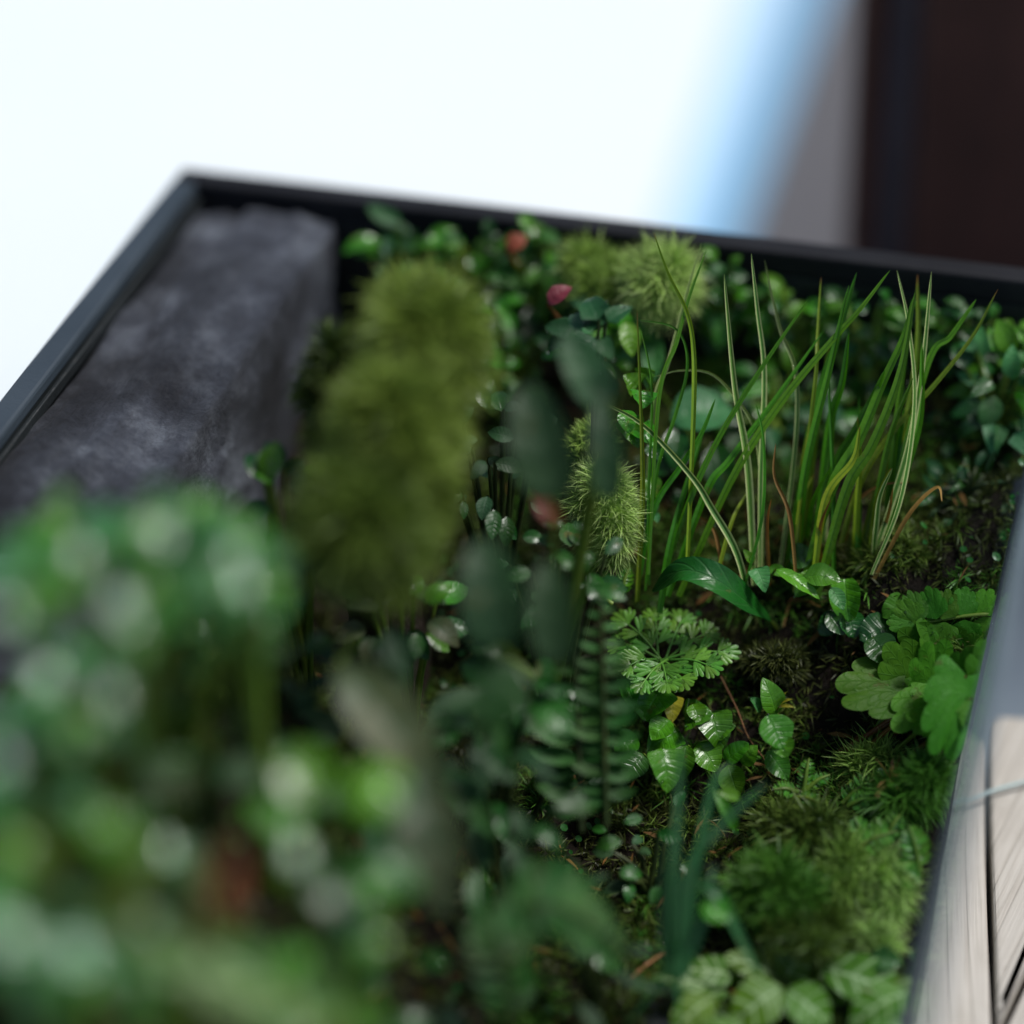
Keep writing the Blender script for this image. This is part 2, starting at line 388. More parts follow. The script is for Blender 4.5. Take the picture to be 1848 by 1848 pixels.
gn = Vector((gd.y, -gd.x))                       # to the right
e1 = gA - gn * .0006; far0 = gA - gd * .45
plank([tuple(far0 - gn * .0006), tuple(gA + gd * -.004 - gn * .0006), tuple(gA + gd * -.004 - gn * .20), tuple(far0 - gn * .20)], 'pale weathered plank beside the tank, left of the long gap')
d0, d1 = Vector(w2(1848, 1762)), Vector(w2(1808, 1848)); dd = (d0 - d1).normalized(); dn = Vector((dd.y, -dd.x))
def meet(p, u, q_, v):
    k = ((q_ - p).x * v.y - (q_ - p).y * v.x) / (u.x * v.y - u.y * v.x); return p + u * k
eX = meet(d0 - dn * .0008, dd, gA + gd * .001, gn); eM = meet(d0 - dn * .0008, dd, gA + gn * .0006, gd)
plank([tuple(eM), tuple(eX), tuple(gA + gn * .0006 + gd * .001)], 'pale plank with a rounded end, right of the long gap', BZ + .001, rnd=.004)
plank([tuple(d1 - dd * .12 + dn * .0008), tuple(d0 + dd * .12 + dn * .0008), tuple(d0 + dd * .12 + dn * .08), tuple(d1 - dd * .12 + dn * .08)],
      'plank across the lower right corner behind the slanting crack', BZ - .001)
# thin cord across the planks
P = [on(1700, 1455, 2, BZ + .003), on(1745, 1443, 2, BZ + .003), on(1800, 1424, 2, BZ + .003), on(1900, 1398, 2, BZ + .003)]
V, F = tube_np(spline(P, 12), .00045, .00045)
q = N('pale_teal_cord'); M['cord'] = q.done(q.pbr((.38, .50, .50), .5).outputs[0])
tag(link('cord', mesh_np('cord', V, F), M['cord']), 'thin pale teal cord lying across the planks', 'cord')

# dark brown cabinet behind
cb = thing('cabinet', (.3, .125, GZ), 'tall dark brown wooden cabinet standing behind the tank', 'cabinet')
def cabx(px, py=200): return on(px, py, 1, .125).x
x0, x1, x2 = cabx(1534), cabx(1582), cabx(1650)
link('corner_post', box_me('corner_post', x0, x1, .125, .16, GZ, .35, .002, cb.location), M['brown'], cb)
link('trim_strip', box_me('trim_strip', x1 + .0005, x2 - .0005, .131, .16, GZ, .35, .001, cb.location), M['metal'], cb)
link('door', box_me('door', x2, .55, .126, .15, GZ + .02, .34, .002, cb.location), M['brown'], cb)
link('carcass', box_me('carcass', x0 + .002, .55, .1602, .5, GZ, .345, .002, cb.location), M['brown'], cb)

# ------------------------------------------------------------------ tank
XW = .213; T = .006; TG = .0028; YF = -.31; FL = .009       # FL: the clear side leans out towards its top
tk = thing('glass_tank', (XW / 2, YF / 2, BZ), 'open topped rectangular planting tank with a dark rim and one clear side', 'tank')
link('rim_bar', box_me('rim_bar', 0, T, YF - T, -.0002 - .0062, -.0034, 0, .0008, tk.location), M['edge'], tk)['label'] = 'grey blue left rim'
link('rim_bar', box_me('rim_bar', 0, XW + TG, -.0062, 0, -.0065, -.0002, .0008, tk.location), M['frame'], tk)['label'] = 'charcoal far rim'
link('rim_lip', box_me('rim_lip', T + .0001, T + .0012, YF, -.008, -.006, -.0034, .0003, tk.location), M['panel'], tk)
link('back_panel', box_me('back_panel', .0005, XW - FL + TG, -.006, -.001, BZ + .0005, -.0067, .0003, tk.location), M['panel'], tk)
link('side_panel', box_me('side_panel', .0005, T - .0005, YF, -.0065, BZ + .0005, -.0036, .0003, tk.location), M['panel'], tk)
me = box_me('glass_pane', XW, XW + TG, YF, -.0065, BZ + .0005, -.003, .0006, (0, 0, 0))
for v in me.vertices: v.co.x += FL * v.co.z / -BZ; v.co -= tk.location
link('glass_pane', me, M['glass'], tk)
link('glass_edge', box_me('glass_edge', XW, XW + TG, YF, -.0065, -.0028, -.0003, .0008, tk.location), M['gedge'], tk)
link('glass_pane', box_me('glass_pane', T + .001, XW - FL, YF - T, YF - .0003, BZ + .0005, -.0005, .0006, tk.location), M['glass'], tk)
link('base', box_me('base', T, XW - FL, YF + .0003, -.0064, BZ + .0015, BZ + .004, .0003, tk.location), M['panel'], tk)

nx, ny = 150, 210
xs = np.linspace(T + .0005, XW - .0068, nx); ys = np.linspace(YF + .001, -.0066, ny)
V = [(x, y, terrain(x, y)) for y in ys for x in xs]
F = [(j * nx + i, j * nx + i + 1, (j + 1) * nx + i + 1, (j + 1) * nx + i) for j in range(ny - 1) for i in range(nx - 1)]
tag(link('soil', mesh_np('soil', V, F), M['soil']), kind='structure')

# ------------------------------------------------------------------ dark rock
def rock(center, rx, ry, rz, label, amp=.25, seed=0, n=90, mat='rock', sq=.45):
    V = []; F = []
    for i in range(n + 1):
        th = math.pi * i / n
        for j in range(n * 2):
            ph = math.pi * j / n
            d = Vector((math.sin(th) * math.cos(ph), math.sin(th) * math.sin(ph), math.cos(th)))
            k = 1 + amp * noise.noise(d * 1.6 + Vector((seed, 0, 0))) + amp * .5 * noise.noise(d * 4 + Vector((0, seed, 0))) + amp * .22 * noise.noise(d * 11) + amp * .1 * noise.noise(d * 26)
            # squarish
            s_ = max(abs(d.x), abs(d.y), abs(d.z)); k *= (1 / s_) ** sq
            V.append((d.x * k * rx, d.y * k * ry, d.z * k * rz))
    for i in range(n):
        for j in range(2 * n):
            F.append((i * 2 * n + j, (i + 1) * 2 * n + j, (i + 1) * 2 * n + (j + 1) % (2 * n), i * 2 * n + (j + 1) % (2 * n)))
    V = [(max(T + .001 - center[0], v[0]), min(-.008 - center[1], v[1]), v[2]) for v in V]
    return tag(link('rock', mesh_np('rock', V, F), M[mat], None, center), label, 'rock')
rock((.0215, -.064, -.036), .0205, .072, .031, 'flat topped dark grey mottled stone slab filling the far left corner of the tank', .13, 3, sq=.88)
rock((.024, -.190, -.046), .022, .056, .036, 'dark grey rock along the left wall beneath the near plants', .12, 9, sq=.8)

# ------------------------------------------------------------------ leaves
PROF = {
    'oval': lambda v: (max(0, math.sin(math.pi * v ** .85)) ** .75),
    'round': lambda v: (max(0, 1 - (2 * v - .95) ** 2 / 1.1) ** .5) * (1 - .25 * v) if v < .999 else 0,
    'heart': lambda v: min(1, (v * 9) ** .5) * max(0, 1 - v ** 1.9) ** .75,
    'lance': lambda v: (v ** .6) * ((1 - v) ** .8) * 1.75,
    'frill': lambda v: (max(0, math.sin(math.pi * v ** .8)) ** .6) * (1 + .10 * math.sin(v * 44)),
    'strap': lambda v: min(1, v * 6 + .25) * max(0, (1 - v)) ** .45,
}
def basis(P0, P1, nrm):
    t = (P1 - P0); L = t.length; t = t / L
    n = (nrm - t * nrm.dot(t))
    if n.length < 1e-4: n = t.orthogonal()
    n.normalize(); return L, t, n, t.cross(n)
def leaf_me(P0, P1, w, kind, nrm, bend=.12, cup=.25, nv=12, nu=6, wave=.03):
    L, t, n, s = basis(P0, P1, nrm); pf = PROF[kind]; sd_ = random.random() * 50
    V = []; UV = []; F = []
    for i in range(nv + 1):
        v = i / nv; wd = max(pf(min(v, .9995)), .02) * w / 2
        c_ = t * (L * v) + n * (L * bend * 4 * v * (1 - v)) - n * (L * bend * 1.2 * v ** 3)
        for j in range(nu + 1):
            u = -1 + 2 * j / nu
            h = cup * abs(u) ** 1.5 * wd + wave * w * noise.noise(Vector((u * 1.3, v * 4, sd_))) + .02 * w * math.sin(v * 22 - abs(u) * 3)
            V.append(c_ + s * (u * wd) + n * h); UV.append((u, v))
    for i in range(nv):
        for j in range(nu):
            k = i * (nu + 1) + j; F.append((k, k + 1, k + nu + 2, k + nu + 1))
    return mesh_np('leaf', V, F, UV)
def default_n(P, tilt=.5):
    v = TOCAM(P) * tilt + UP * (1 - tilt); j = Vector((random.uniform(-1, 1), random.uniform(-1, 1), random.uniform(-.5, .5))) * .28
    return (v + j).normalized()
def leaf(parent, b, t_, wpx, kind, mat, bend=.12, nrm=None, label=None, name='leaf', **k):
    """b and t_: (px, py, depth) or Vectors; width in pixels"""
    P0 = b if isinstance(b, Vector) else at(*b); P1 = t_ if isinstance(t_, Vector) else at(*t_)
    d = (Vector(CAM) - P0).length
    me = leaf_me(P0, P1, wpx * pxm(d), kind, nrm or default_n(P0), bend, **k)
    o = link(name, me, M[mat], parent, P0 - Vector(parent.location))
    if label: o['label'] = label
    LEAVES.append((P0, P1, wpx * pxm(d), o))
    return o
LEAVES = []

def lobed_me(L, w, lobes, depth_, teeth=0, span=150, rings=5, pw=.5, cup=.15, fan=False):
    """palmate leaf in its own frame: t=+y, s=+x, n=+z"""
    K = lobes * 10; V = [(0, 0, 0)]; UV = [(0, 0)]; F = []
    sd_ = random.random() * 40
    for r_i in range(1, rings + 1):
        f = r_i / rings
        for k in range(K + 1):
            th = -R_(span) / 2 + R_(span) * k / K
            ph = (k / K * lobes) % 1.0
            lob = abs(math.sin(math.pi * ph)) ** pw
            if k in (0, K): lob = 0
            r = (1 - depth_) + depth_ * lob
            if teeth: r *= 1 - .16 * (1 - abs(math.sin(math.pi * ph * teeth)) ** .6)
            if not fan: r *= (.72 + .28 * math.cos(th))
            ff = f if f < .35 else .35 + (f - .35)
            rr = ff * (1 + (r - 1) * f)
            x = math.sin(th) * rr * w / 2 * 1.15; y = math.cos(th) * rr * L
            z = cup * w * (ff ** 2) * (abs(math.sin(th))) - .10 * L * ff ** 2 - .018 * w * (1 - lob) * ff ** 3 + .04 * w * noise.noise(Vector((x / w * 3, y / L * 3, sd_)))
            V.append((x, y, z)); UV.append((math.sin((ph - .5) * math.pi) * .9 if ff > .2 else .5, ff * .9))
    for k in range(K): F.append((0, 1 + k + 1, 1 + k, 1 + k))
    tri = [(0, 1 + k, 2 + k) for k in range(K)]
    quads = []
    for r_i in range(rings - 1):
        a_ = 1 + r_i * (K + 1); b_ = a_ + K + 1
        for k in range(K): quads += [(a_ + k, b_ + k, b_ + k + 1), (a_ + k, b_ + k + 1, a_ + k + 1)]
    return V, tri + quads, UV
def lobed(parent, b, t_, wpx, mat, lobes=5, depth_=.35, nrm=None, **k):
    P0 = b if isinstance(b, Vector) else at(*b); P1 = t_ if isinstance(t_, Vector) else at(*t_)
    d = (Vector(CAM) - P0).length; L, t, n, s = basis(P0, P1, nrm or default_n(P0, .6))
    V, F, UV = lobed_me(L, wpx * pxm(d), lobes, depth_, **k)
    Mx = Matrix((s, t, n)).transposed()
    o = link('leaf', mesh_np('leaf', [Mx @ Vector(v) for v in V], F, UV), M[mat], parent, P0 - Vector(parent.location))
    LEAVES.append((P0, P1, wpx * pxm(d) * .7, o)); return o

def blade(parent, pts, wpx, mat, d0, d1, label=None, n=26, twist=.6, grow=None):
    """grass blade along pixels; depth runs from d0 at the root to d1 at the tip"""
    k = len(pts); P = [at(x, y, d0 + (d1 - d0) * i / (k - 1)) for i, (x, y) in enumerate(pts)]
    P[0] = P[0] - UP * .007
    C = spline(P, n); o = Vector(parent.location); w = wpx * pxm((d0 + d1) / 2)
    V = []; UV = []; F = []; tw0 = random.uniform(-.5, .5)
    for i, c_ in enumerate(C):
        v = i / n; t = (C[min(i + 1, n)] - C[max(i - 1, 0)]).normalized()
        nn = TOCAM(c_); s = t.cross(nn).normalized(); nn = s.cross(t)
        an = tw0 + twist * (v - .4); s2 = s * math.cos(an) + nn * math.sin(an); n2 = nn * math.cos(an) - s * math.sin(an)
        wd = w / 2 * min(1, .75 + v) * (max(0, 1 - v) ** .42 if v > .3 else (.7 ** .42))* 1.1
        wd = max(wd, w * .02)
        for j in range(5):
            u = -1 + j / 2; V.append(c_ + s2 * u * wd + n2 * (abs(u) * wd * .45) - o); UV.append((u, v))
    for i in range(n):
        for j in range(4):
            q_ = i * 5 + j; F.append((q_, q_ + 1, q_ + 6, q_ + 5))
    b = link('blade', mesh_np('blade', V, F, UV), M[mat], parent)
    if label: b['label'] = label
    return b

# ------------------------------------------------------------------ hair-like moss batches
def hairs(roots, dirs, length, width, curl, segs=3):
    n = len(roots); roots = np.asarray(roots); dirs = np.asarray(dirs)
    dirs = dirs / np.linalg.norm(dirs, axis=1, keepdims=True)
    rnd = rng.normal(size=(n, 3)); s = np.cross(dirs, rnd); s /= np.linalg.norm(s, axis=1, keepdims=True) + 1e-9
    b = np.cross(s, dirs) * (curl * rng.normal(size=(n, 1)))
    b[:, 2] -= abs(curl) * .35
    length = np.broadcast_to(np.asarray(length), (n,))[:, None]; width = np.broadcast_to(np.asarray(width), (n,))[:, None]
    nv = 2 * segs + 1; V = np.zeros((n, nv, 3)); UV = np.zeros((n, nv, 2))
    for i in range(segs + 1):
        t = i / segs; c_ = roots + dirs * length * t + b * length * t * t
        if i < segs:
            wd = width * (.6 + .4 * math.sin(math.pi * min(1, t * 1.3))) / 2
            V[:, 2 * i] = c_ - s * wd; V[:, 2 * i + 1] = c_ + s * wd; UV[:, 2 * i] = (0, t); UV[:, 2 * i + 1] = (1, t)
        else: V[:, 2 * i] = c_; UV[:, 2 * i] = (.5, 1)
    f = []
    for i in range(segs - 1): f += [(2 * i, 2 * i + 1, 2 * i + 3), (2 * i, 2 * i + 3, 2 * i + 2)]
    f.append((2 * segs - 2, 2 * segs - 1, 2 * segs))
    F = (np.arange(n)[:, None, None] * nv + np.array(f)[None]).reshape(-1, 3)
    return V.reshape(-1, 3), F, UV.reshape(-1, 2)
def fib(n):
    i = np.arange(n) + .5; ph = np.arccos(1 - 2 * i / n); th = np.pi * (1 + 5 ** .5) * i
    return np.stack([np.cos(th) * np.sin(ph), np.sin(th) * np.sin(ph), np.cos(ph)], 1)
def star_hairs(P, D, k, ln, wd, spread=.9, curl=.25, stalk=0):
    """P points, D axis directions: k needles around each axis point"""
    n = len(P); P = np.repeat(P, k, 0); D = np.repeat(D, k, 0)
    r = rng.normal(size=(n * k, 3)); r -= D * (r * D).sum(1, keepdims=True); r /= np.linalg.norm(r, axis=1, keepdims=True) + 1e-9
    e_ = rng.uniform(.15, 1, (n * k, 1)) * spread
    dirs = D * (1 - e_ * .8) + r * e_
    roots = P + D * (stalk * rng.uniform(-.9, 0, (n * k, 1)))
    return hairs(roots, dirs, ln * rng.uniform(.7, 1.2, n * k), wd, curl)
def cushion(px, py, d, rx, ry, mat, label, n=260, k=16, ln=.0045, wd=.00042, depthr=None, spread=.8, name='moss_cushion', lobes=9, group=None, lump=.3):
    """mossy hump: several small humps grown together, needles standing on all of them"""
    c_ = at(px, py, d); ax = np.array([rt, up, bk]); s_ = pxm(d); A = rx * s_; B = ry * s_; Cc = (depthr or (rx + ry) / 2) * s_
    Vs = []; Fs = []; Us = []; off = 0
    for q_ in range(lobes):
        f = (random.uniform(.20, .42) if lobes > 13 else random.uniform(.32, .6)) if lobes > 1 else .9
        while True:
            o_ = np.array([random.uniform(-1, 1), random.uniform(-1, 1), random.uniform(-.8, .8)])
            if (o_ ** 2).sum() < 1: break
        o_ = o_ * ((1 - f * .8) if lobes < 14 else 1.02) * (0 if lobes == 1 else 1); Lc = (o_ * np.array([A, B, Cc])) @ ax
        E = np.array([A, B, Cc]) * f; E = np.minimum(E, E.min() * 1.7)
        nn_ = max(6, int(n * 1.6 / lobes)); D = fib(nn_) + rng.normal(size=(nn_, 3)) * .12; D /= np.linalg.norm(D, axis=1, keepdims=True)
        D = D[(D @ ax)[:, 2] > -.55]
        lm = np.array([1 + lump * noise.noise(Vector(v) * 2.4 + c_ * 60 + Vector((q_, 0, 0))) for v in D])[:, None]
        P = (D * E * lm * .8) @ ax + Lc; nr = (D / E) @ ax; nr /= np.linalg.norm(nr, axis=1, keepdims=True)
        nr = nr + np.array([0, 0, .3]) + np.array([random.uniform(-.35, .35), random.uniform(-.35, .1), 0]) + rng.normal(size=nr.shape) * .18
        nr /= np.linalg.norm(nr, axis=1, keepdims=True)
        V, F, UV = star_hairs(P, nr, k, ln * random.uniform(.75, 1.25), wd, spread, .35, stalk=ln * .8)
        Vs.append(V); Fs.append(F + off); Us.append(UV); off += len(V)
        m_ = 10; cv = []; cf = []
        for i in range(m_ + 1):
            for j in range(2 * m_):
                th = math.pi * i / m_; ph = math.pi * j / m_
                dd_ = np.array([math.sin(th) * math.cos(ph), math.cos(th), math.sin(th) * math.sin(ph)]); cv.append((dd_ * E * .62) @ ax + Lc)
        for i in range(m_):
            for j in range(2 * m_):
                a_ = i * 2 * m_ + j; b2 = i * 2 * m_ + (j + 1) % (2 * m_); cf += [(a_, a_ + 2 * m_, b2 + 2 * m_), (a_, b2 + 2 * m_, b2)]
        Vs.append(np.array(cv)); Fs.append(np.array(cf) + off); Us.append(np.zeros((len(cv), 2))); off += len(cv)
    V = np.vstack(Vs); w_ = V + np.array(c_); V[:, 0] = np.minimum(w_[:, 0], XW - .0005) - c_.x; V[:, 1] = np.minimum(w_[:, 1], -.0082) - c_.y
    o = link(name, mesh_np(name, V, np.vstack(Fs), np.vstack(Us)), M[mat], None, c_)
    return tag(o, label, 'moss', group)

# ---- carpets over the soil (ground cover nobody could count)
def carpet(name, n, k, ln, wd, mat, label, region, spread=1.0, lift=.0, curl=.4):
    P = []; D = []
    while len(P) < n:
        x = random.uniform(T + .002, XW - .002); y = random.uniform(YF + .01, -.008)
        if not region(x, y): continue
        z = terrain(x, y); e_ = .0015
        nn = Vector((-(terrain(x + e_, y) - z) / e_, -(terrain(x, y + e_) - z) / e_, 1)).normalized()
        nn = (nn + Vector((random.uniform(-.5, .5), random.uniform(-.7, .3), 0))).normalized()
        P.append((x, y, z + lift + random.uniform(0, ln * .5))); D.append(nn)
    V, F, UV = star_hairs(np.array(P), np.array(D), k, ln, wd, spread, curl, stalk=ln)
    return tag(link(name, mesh_np(name, V, F, UV), M[mat]), label, 'moss', None, 'stuff')
nf = lambda x, y, s_=40, o=0: noise.noise(Vector((x * s_, y * s_, o)))
carpet('carpet_moss', 9500, 12, .0032, .0004, 'hairb', 'dark brown green moss carpet over the wet soil', lambda x, y: x > .05)
carpet('olive_carpet_moss', 4200, 14, .0042, .00035, 'hairo', 'olive green moss patches over the darker moss carpet', lambda x, y: nf(x, y, 45, 2) > .08 and x > .05)
carpet('green_carpet_moss', 1300, 16, .0045, .00035, 'hairg', 'fresh green moss patches between the plants', lambda x, y: nf(x, y, 55, 7) > .22 and x > .08)

# fallen bits of leaf and bark on the soil
def litter():
    V = []; F = []; UV = []
    for i in range(520):
        x = random.uniform(.06, XW - .012); y = random.uniform(-.29, -.010); z = terrain(x, y) + random.uniform(.001, .0045)
        nn = Vector((random.uniform(-.8, .8), random.uniform(-1, .4), 1)).normalized(); s_ = nn.orthogonal().normalized()
        s_.rotate(Matrix.Rotation(random.random() * 6.28, 3, nn)); t = nn.cross(s_); L = random.uniform(.0008, .0032); w_ = L * random.uniform(.12, .5)
        o = len(V); c_ = Vector((x, y, z))
        for k, (a_, b_) in enumerate(((-1, 0), (-.3, .5), (.4, .45), (1, 0), (.3, -.5), (-.4, -.4))):
            V.append(c_ + s_ * a_ * L + t * b_ * w_ + nn * (L * .18 * (1 - a_ * a_) + random.uniform(-.1, .1) * w_)); UV.append((b_ * 2, a_ * .5 + .5))
        F += [(o, o + 1, o + 5), (o + 1, o + 4, o + 5), (o + 1, o + 2, o + 4), (o + 2, o + 3, o + 4)]
    return tag(link('leaf_litter', mesh_np('leaf_litter', V, F, UV), M['litter']), 'small brown bits of dead leaf and bark strewn over moss and soil', 'leaf litter', None, 'stuff')
litter()
# fine dead roots and twigs
def tiny_leaf_carpet():
    V = []; F = []; UV = []
    for i in range(1500):
        x = random.uniform(.07, XW - .002); y = random.uniform(-.28, -.008)
        if nf(x, y, 60, 13) < .05: continue
        z = terrain(x, y) + random.uniform(.0005, .004); r = random.uniform(.0004, .0009)
        nn = Vector((random.uniform(-.6, .6), random.uniform(-.9, .3), 1)).normalized(); s = nn.orthogonal().normalized(); t = nn.cross(s)
        o = len(V); V.append((x, y, z)); UV.append((0, .5))
        for k in range(7):
            a_ = 2 * math.pi * k / 7; p = Vector((x, y, z)) + (s * math.cos(a_) + t * math.sin(a_) * 1.3) * r + nn * r * .25; V.append(p); UV.append((math.cos(a_), .5 + math.sin(a_) / 2))
        F += [(o, o + 1 + k, o + 1 + (k + 1) % 7) for k in range(7)]
    return tag(link('tiny_leaf_ground_cover', mesh_np('tiny_leaf_ground_cover', V, F, UV), M['dark']), 'tiny dark round leaves creeping over the moss carpet', 'ground cover', None, 'stuff')
tiny_leaf_carpet()

# ------------------------------------------------------------------ grass tufts in focus
def tuft(px, py, label, cat='grass'):
    P, d = ground_at(px, py); return thing('grass_tuft', P, label, cat), d
G1, dG = tuft(1540, 1000, 'tall upright grass tuft with green and cream blades, nearest the right edge')
D0, D1 = .553, .549
for pts, w, mt in [
    ([(1420, 1005), (1459, 813), (1486, 694), (1514, 606), (1546, 492)], 21, 'blade'),
    ([(1438, 1010), (1452, 859), (1500, 657), (1532, 515)], 17, 'blade'),
    ([(1450, 1025), (1500, 886), (1551, 795), (1592, 698), (1633, 606), (1647, 540)], 23, 'blade'),
    ([(1475, 1030), (1528, 882), (1574, 804), (1624, 675), (1652, 525)], 21, 'blade'),
    ([(1500, 1010), (1551, 877), (1610, 781), (1688, 694), (1757, 606), (1801, 522)], 13, 'bladey'),
    ([(1535, 1020), (1592, 859), (1633, 767), (1656, 629), (1656, 495)], 17, 'bladey'),
    ([(1560, 1015), (1615, 886), (1642, 790), (1665, 657), (1681, 490)], 15, 'bladep'),
    ([(1580, 1000), (1633, 850), (1661, 749), (1664, 620)], 18, 'blade'),
    ([(1575, 990), (1625, 900), (1650, 730), (1640, 590), (1619, 488)], 10, 'bladep'),
    ([(1462, 1005), (1505, 850), (1541, 781), (1578, 712), (1597, 668)], 19, 'blade'),
    ([(1470, 985), (1496, 776), (1520, 690), (1532, 600)], 17, 'blade'),
    ([(1590, 950), (1670, 666), (1716, 606), (1762, 540)], 14, 'blade'),
    ([(1470, 1000), (1490, 900), (1540, 830), (1552, 770)], 15, 'bladey'),
    ([(1580, 1000), (1640, 930), (1690, 880), (1700, 905)], 9, 'bladed'), ([(1440, 1010), (1425, 930), (1398, 860), (1400, 800)], 8, 'bladed'), ([(1520, 1010), (1535, 930), (1580, 880), (1640, 870)], 8, 'bladed'), ([(1490, 1010), (1480, 960), (1500, 900)], 9, 'bladed'), ([(1560, 1010), (1600, 940), (1612, 880)], 8, 'bladed')]:
    blade(G1, pts, w, mt, D0 + random.uniform(-.006, .010), D1 + random.uniform(-.006, .010))
for i in range(16):
    bx = random.uniform(1430, 1600); ty = random.uniform(560, 860); lean = random.uniform(-20, 130) * (1000 - ty) / 450
    blade(G1, [(bx, random.uniform(1000, 1025)), (bx + lean * .28, 1000 - (1000 - ty) * .33), (bx + lean * .62, 1000 - (1000 - ty) * .68), (bx + lean + random.uniform(-14, 20), ty)], random.uniform(8, 17), random.choice(['blade', 'blade', 'bladey', 'bladep']), D0 + random.uniform(-.002, .014), D1 + random.uniform(-.004, .014))
G2, _ = tuft(1300, 1010, 'spreading grass tuft with crossing pale striped blades in the middle of the tank')
for pts, w, mt in [
    ([(1225, 1030), (1321, 863), (1413, 721), (1505, 611), (1551, 560), (1606, 488)], 15, 'blade'),
    ([(1205, 1030), (1276, 886), (1317, 831), (1400, 720), (1486, 598)], 15, 'blade'),
    ([(1362, 1010), (1349, 840), (1326, 698), (1307, 495)], 15, 'bladep'),
    ([(1372, 1000), (1373, 850), (1379, 675), (1367, 560), (1356, 458)], 12, 'bladep'),
    ([(1410, 980), (1436, 800), (1436, 670), (1408, 593), (1380, 470)], 9, 'bladep'),
    ([(1360, 1065), (1330, 999), (1285, 918), (1248, 859), (1161, 767), (1080, 722)], 14, 'bladep'),
    ([(1290, 1010), (1321, 941), (1349, 888)], 8, 'bladey'),
    ([(1378, 1010), (1376, 905), (1363, 781), (1330, 721), (1285, 675), (1229, 668), (1180, 680)], 6, 'bladep'),
    ([(1197, 990), (1243, 905), (1294, 795), (1367, 675), (1459, 540)], 13, 'blade'),
    ([(1340, 1030), (1375, 930), (1378, 800), (1365, 730)], 7, 'blade'),
    ([(1440, 900), (1470, 700), (1476, 600), (1482, 500)], 8, 'bladey'), ([(1310, 1010), (1290, 960), (1260, 930)], 8, 'bladed'), ([(1390, 1010), (1385, 950), (1392, 900)], 7, 'bladed')]:
    blade(G2, pts, w, mt, D0 - .002 + random.uniform(-.004, .008), D1 + random.uniform(-.006, .010))
G3, _ = tuft(1190, 1000, 'thin arching grass tuft beside the pale moss cushion, leftmost of the grasses in focus')
for pts, w, mt in [
    ([(1150, 1040), (1158, 930), (1160, 859), (1158, 767), (1150, 560)], 11, 'bladey'),
    ([(1240, 1000), (1252, 749), (1252, 629), (1239, 560), (1206, 492), (1180, 420)], 10, 'bladey'),
    ([(1160, 990), (1179, 744), (1206, 657), (1234, 551), (1266, 438)], 9, 'bladep'),
    ([(1170, 990), (1188, 721), (1220, 620), (1243, 538), (1277, 445)], 9, 'blade'),
    ([(1165, 1020), (1184, 859), (1216, 758), (1239, 675), (1236, 620), (1211, 588), (1150, 577)], 7, 'blade'),
    ([(1150, 1010), (1179, 918), (1229, 840), (1266, 781), (1291, 720)], 13, 'blade'),
    ([(1172, 1010), (1170, 900), (1176, 700), (1156, 590)], 6, 'blade'),
    ([(1190, 1060), (1215, 960), (1275, 760)], 15, 'blade')]:
    blade(G3, pts, w, mt, D0 - .004 + random.uniform(-.004, .006), D1 + random.uniform(-.008, .006))

# ------------------------------------------------------------------ plants in focus
def plant(name, px, py, label, cat='plant', d=None, group=None):
    P = at(px, py, d) if d else ground_at(px, py)[0]
    return thing(name, P, label, cat, group)
# strap leaf
p = plant('strap_leaf_plant', 1390, 1125, 'single arching dark green strap leaf with a bright shine, below the grass')
o = Vector(p.location)
C = spline([at(1392, 1120, .560), at(1350, 1088, .550), at(1290, 1045, .544), at(1230, 1030, .546), at(1178, 1068, .552)], 22)
V = []; UV = []; F = []
for i, c_ in enumerate(C):
    v = i / 22; t = (C[min(i + 1, 22)] - C[max(i - 1, 0)]).normalized(); nn = (TOCAM(c_) + UP * 1.0).normalized(); s = t.cross(nn).normalized(); nn = s.cross(t)
    wd = .0034 * max(.03, math.sin(math.pi * (.04 + .95 * v)) ** .7)
    for j in range(9):
        u = -1 + j / 4; V.append(c_ + s * u * wd + nn * (abs(u) ** 1.5 * wd * .3) - o); UV.append((u, v))
for i in range(22):
    for j in range(8): k = i * 9 + j; F.append((k, k + 1, k + 10, k + 9))
link('leaf', mesh_np('leaf', V, F, UV), M['dark'], p)
stem(p, [at(1390, 1120, .560), at(1410, 1145, .566), at(1430, 1170, .574)], .0004, .0006, M['stemg'])

# cut-leaf plant like parsley
p = plant('cut_leaf_fern', 1190, 1210, 'bright green finely cut frond glistening with water, above the small round leaves', 'fern')
cx, cy, cdp = 1195, 1195, .552
def cutfrond(bx, by, tx, ty, d0, d1, npair, ls):
    bx_, tx_ = at(bx, by, d0), at(tx, ty, d1); ax_ = tx_ - bx_
    mid = bx_ + ax_ * .5 + UP * ax_.length * .10
    stem(p, [bx_, mid, tx_], .00035, .00015, M['parsley'], 'rachis', 6)
    C = spline([bx_, mid, tx_], 20); nn = (TOCAM(bx_) + UP * .7).normalized(); s = ax_.normalized().cross(nn).normalized()
    for k in range(npair):
        f = .30 + .62 * k / max(1, npair - 1) * .85; c_ = C[int(f * 20)]; ll = ls * (1 - .25 * f)
        for sg in (-1, 1):
            dr = (ax_.normalized() * .75 + s * sg * .75 + nn * random.uniform(-.1, .15)).normalized()
            lobed(p, c_, c_ + dr * ll, ll / pxm(.55) * 1.0, 'parsley', lobes=3, depth_=random.uniform(.25, .38), teeth=0, span=random.uniform(70, 100), nrm=(nn + Vector((random.uniform(-.2, .2),) * 3)), fan=True, pw=.55, cup=.05)
    lobed(p, C[17], tx_ + ax_.normalized() * ls * .4, ls / pxm(.55) * 1.0, 'parsley', lobes=3, depth_=.38, teeth=0, span=95, nrm=nn, fan=True, pw=.5, cup=.05)
